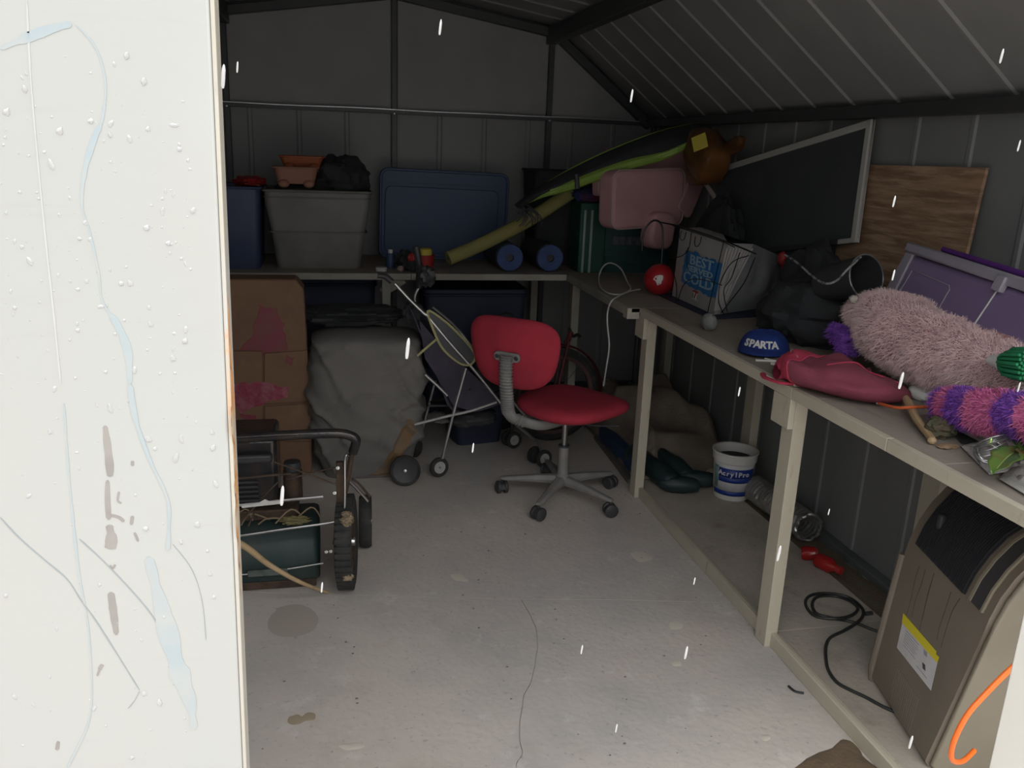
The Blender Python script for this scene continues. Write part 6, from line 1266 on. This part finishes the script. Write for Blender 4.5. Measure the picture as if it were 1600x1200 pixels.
# ---- orange cable by the jamb
YO = 1.06
oc = [pY(1640, 1000, YO), pY(1600, 1028, YO), pY(1574, 1050, YO), pY(1543, 1081, YO), pY(1512, 1116, YO), pY(1492, 1154, YO), pY(1486, 1180, YO+0.005), pY(1492, 1190, YO+0.02), pY(1506, 1188, YO+0.05), pY(1522, 1173, YO+0.08)]
m_oc = mat('orange_cable', (0.85, 0.16, 0.02, 1), 0.4)
oce = empty('extension_cord', oc[6], 'bright orange extension cord hooked in an arc beside the door jamb', 'cord')
tail = [Vector((DX1+0.30, YO-0.02, oc[0].z+0.12)), Vector((DX1+0.45, 0.98, 1.10))]
MB().tube(spline(tail[::-1] + oc, 7), 0.0048, 10).build('cord', m_oc, oce)
# ---- marks and crumbs on the slab
m_mudf = mat('wet_mud', (0.16, 0.115, 0.075, 1), 0.5, 0, (0.11, 0.08, 0.055, 1), 20, 0.7, 0.3, 90)
def patch(px, m, name, h=0.0015, seed=0, jag=0.0):
    v = [pz(x, y, 0) for x, y in px]; v = spline(v, 4, closed=True); v = [Vector((p.x + 0.006*noise.noise(p*30), p.y + 0.006*noise.noise(p*30 + Vector((3, 3, 3))), 0.0002)) for p in v]; n = len(v); cen = sum(v, Vector())/n
    MB().add([cen + Vector((0, 0, h))] + v + [cen.lerp(p, 0.85) + Vector((0, 0, h)) for p in v], [(0, n+1+i, n+1+(i+1) % n) for i in range(n)] + [(1+i, 1+(i+1) % n, n+1+(i+1) % n, n+1+i) for i in range(n)]).build(name, m, fb)
patch([(1245, 1215), (1262, 1185), (1300, 1168), (1318, 1155), (1338, 1165), (1352, 1185), (1372, 1200), (1400, 1225)], m_mudf, 'mud_patch')
m_st1 = mat('tan_stain', (0.36, 0.29, 0.21, 1), 0.6); m_st2 = mat('pale_chip', (0.58, 0.54, 0.46, 1), 0.8); m_st3 = mat('pink_stain', (0.42, 0.37, 0.32, 1), 0.8)
patch([(449, 1128), (452, 1120), (464, 1116), (472, 1119), (482, 1113), (493, 1116), (492, 1124), (478, 1127), (466, 1131), (456, 1132)], m_st1, 'stain', 0.0006)
for p in ([(1045, 975), (1056, 970), (1068, 973), (1066, 981), (1050, 983)], [(1050, 1033), (1062, 1031), (1064, 1040), (1052, 1040)], [(704, 898), (720, 897), (732, 908), (712, 907)], [(1190, 1150), (1200, 1147), (1206, 1153), (1196, 1158)], [(530, 1165), (560, 1160), (572, 1166), (545, 1173)], [(765, 797), (775, 795), (778, 800), (768, 802)], [(985, 865), (1005, 862), (1020, 872), (1000, 878)]):
    patch(p, m_st2, 'paint_chip', 0.0008)
patch([(418, 975), (435, 950), (470, 945), (495, 960), (490, 985), (455, 995), (430, 992)], m_st3, 'stain', 0.0003)
rr8 = random.Random(11)
cr2 = MB()
for i in range(90):
    x = rr8.uniform(-0.3, 1.4); y = rr8.uniform(1.7, 3.6); s5 = rr8.uniform(0.001, 0.0035); cr2.blob((x, y, s5*0.5), (s5*1.5, s5, s5*0.6), amp=0.3, seed=i % 5, nu=6, nv=4)
tag(cr2.build('floor_crumbs', mat('dark_crumb', (0.16, 0.14, 0.12, 1), 0.9)), 'dark crumbs and specks of dirt scattered over the concrete', 'dirt', kind='stuff')
# ---- raindrops falling in front of the doorway
rd_me = None
for i, (x, y, s5) in enumerate(((688, 43, 1.0), (371, 105, 0.7), (349, 120, 1.5), (637, 545, 1.6), (987, 150, 0.9), (1397, 315, 0.9), (1565, 88, 1.1), (1592, 228, 0.9), (1396, 430, 0.9), (1408, 595, 1.5), (1592, 605, 0.9), (1085, 908, 0.7), (909, 1015, 0.9), (1072, 1020, 1.3), (963, 1138, 0.9), (739, 700, 0.8), (503, 918, 0.9), (441, 775, 1.6), (1217, 865, 1.5), (1423, 1160, 1.5), (1155, 612, 0.8), (1295, 800, 0.6))):
    Yr = 0.62 if x > 340 else 0.5; c = pY(x, y, Yr)
    if rd_me is None:
        o = MB().lathe([(0.0, -3.0), (0.5, -2.8), (0.75, -2.0), (0.8, 0.0), (0.75, 1.8), (0.45, 2.8), (0.0, 3.2)], 12).build('raindrop', m_water, origin=(0, 0, 0)); rd_me = o.data
    else: o = bpy.data.objects.new('raindrop', rd_me); COL.objects.link(o)
    o.location = c; o.scale = (0.0011*s5, 0.0011*s5, 0.0017*s5); o.rotation_euler = (0, 0.10, 0)
    tag(o, 'bright raindrop falling ' + ('over the gable panel right of the centre post', 'just right of the door edge over the dark gable', 'touching the dark corner beside the door top, the larger one', 'over the grey barbecue cover by the stroller', 'over the gable corner where roof and back wall meet', 'over the middle of the plywood sheet', 'high over the roof sheets at the far right', 'over the bare wall right of the plywood', 'over the plywood just above the purple box', 'over the tail of the crimson bag', 'over the fluffy throw at the picture edge', 'over the floor near the kick rail, left of the near leg', 'over the centre of the concrete floor', 'over the pale chips on the floor, a big one', 'low over the foreground floor near the bottom edge', 'over the bin beneath the stroller', 'over the tip of the wooden stick', 'over the mower frame, a big one', 'over the shaft of the near bench leg', 'over the black cable end at the bottom', 'over the wall between bucket and far bench leg', 'over the wall above the foil duct')[i], 'raindrop', 'falling raindrops')
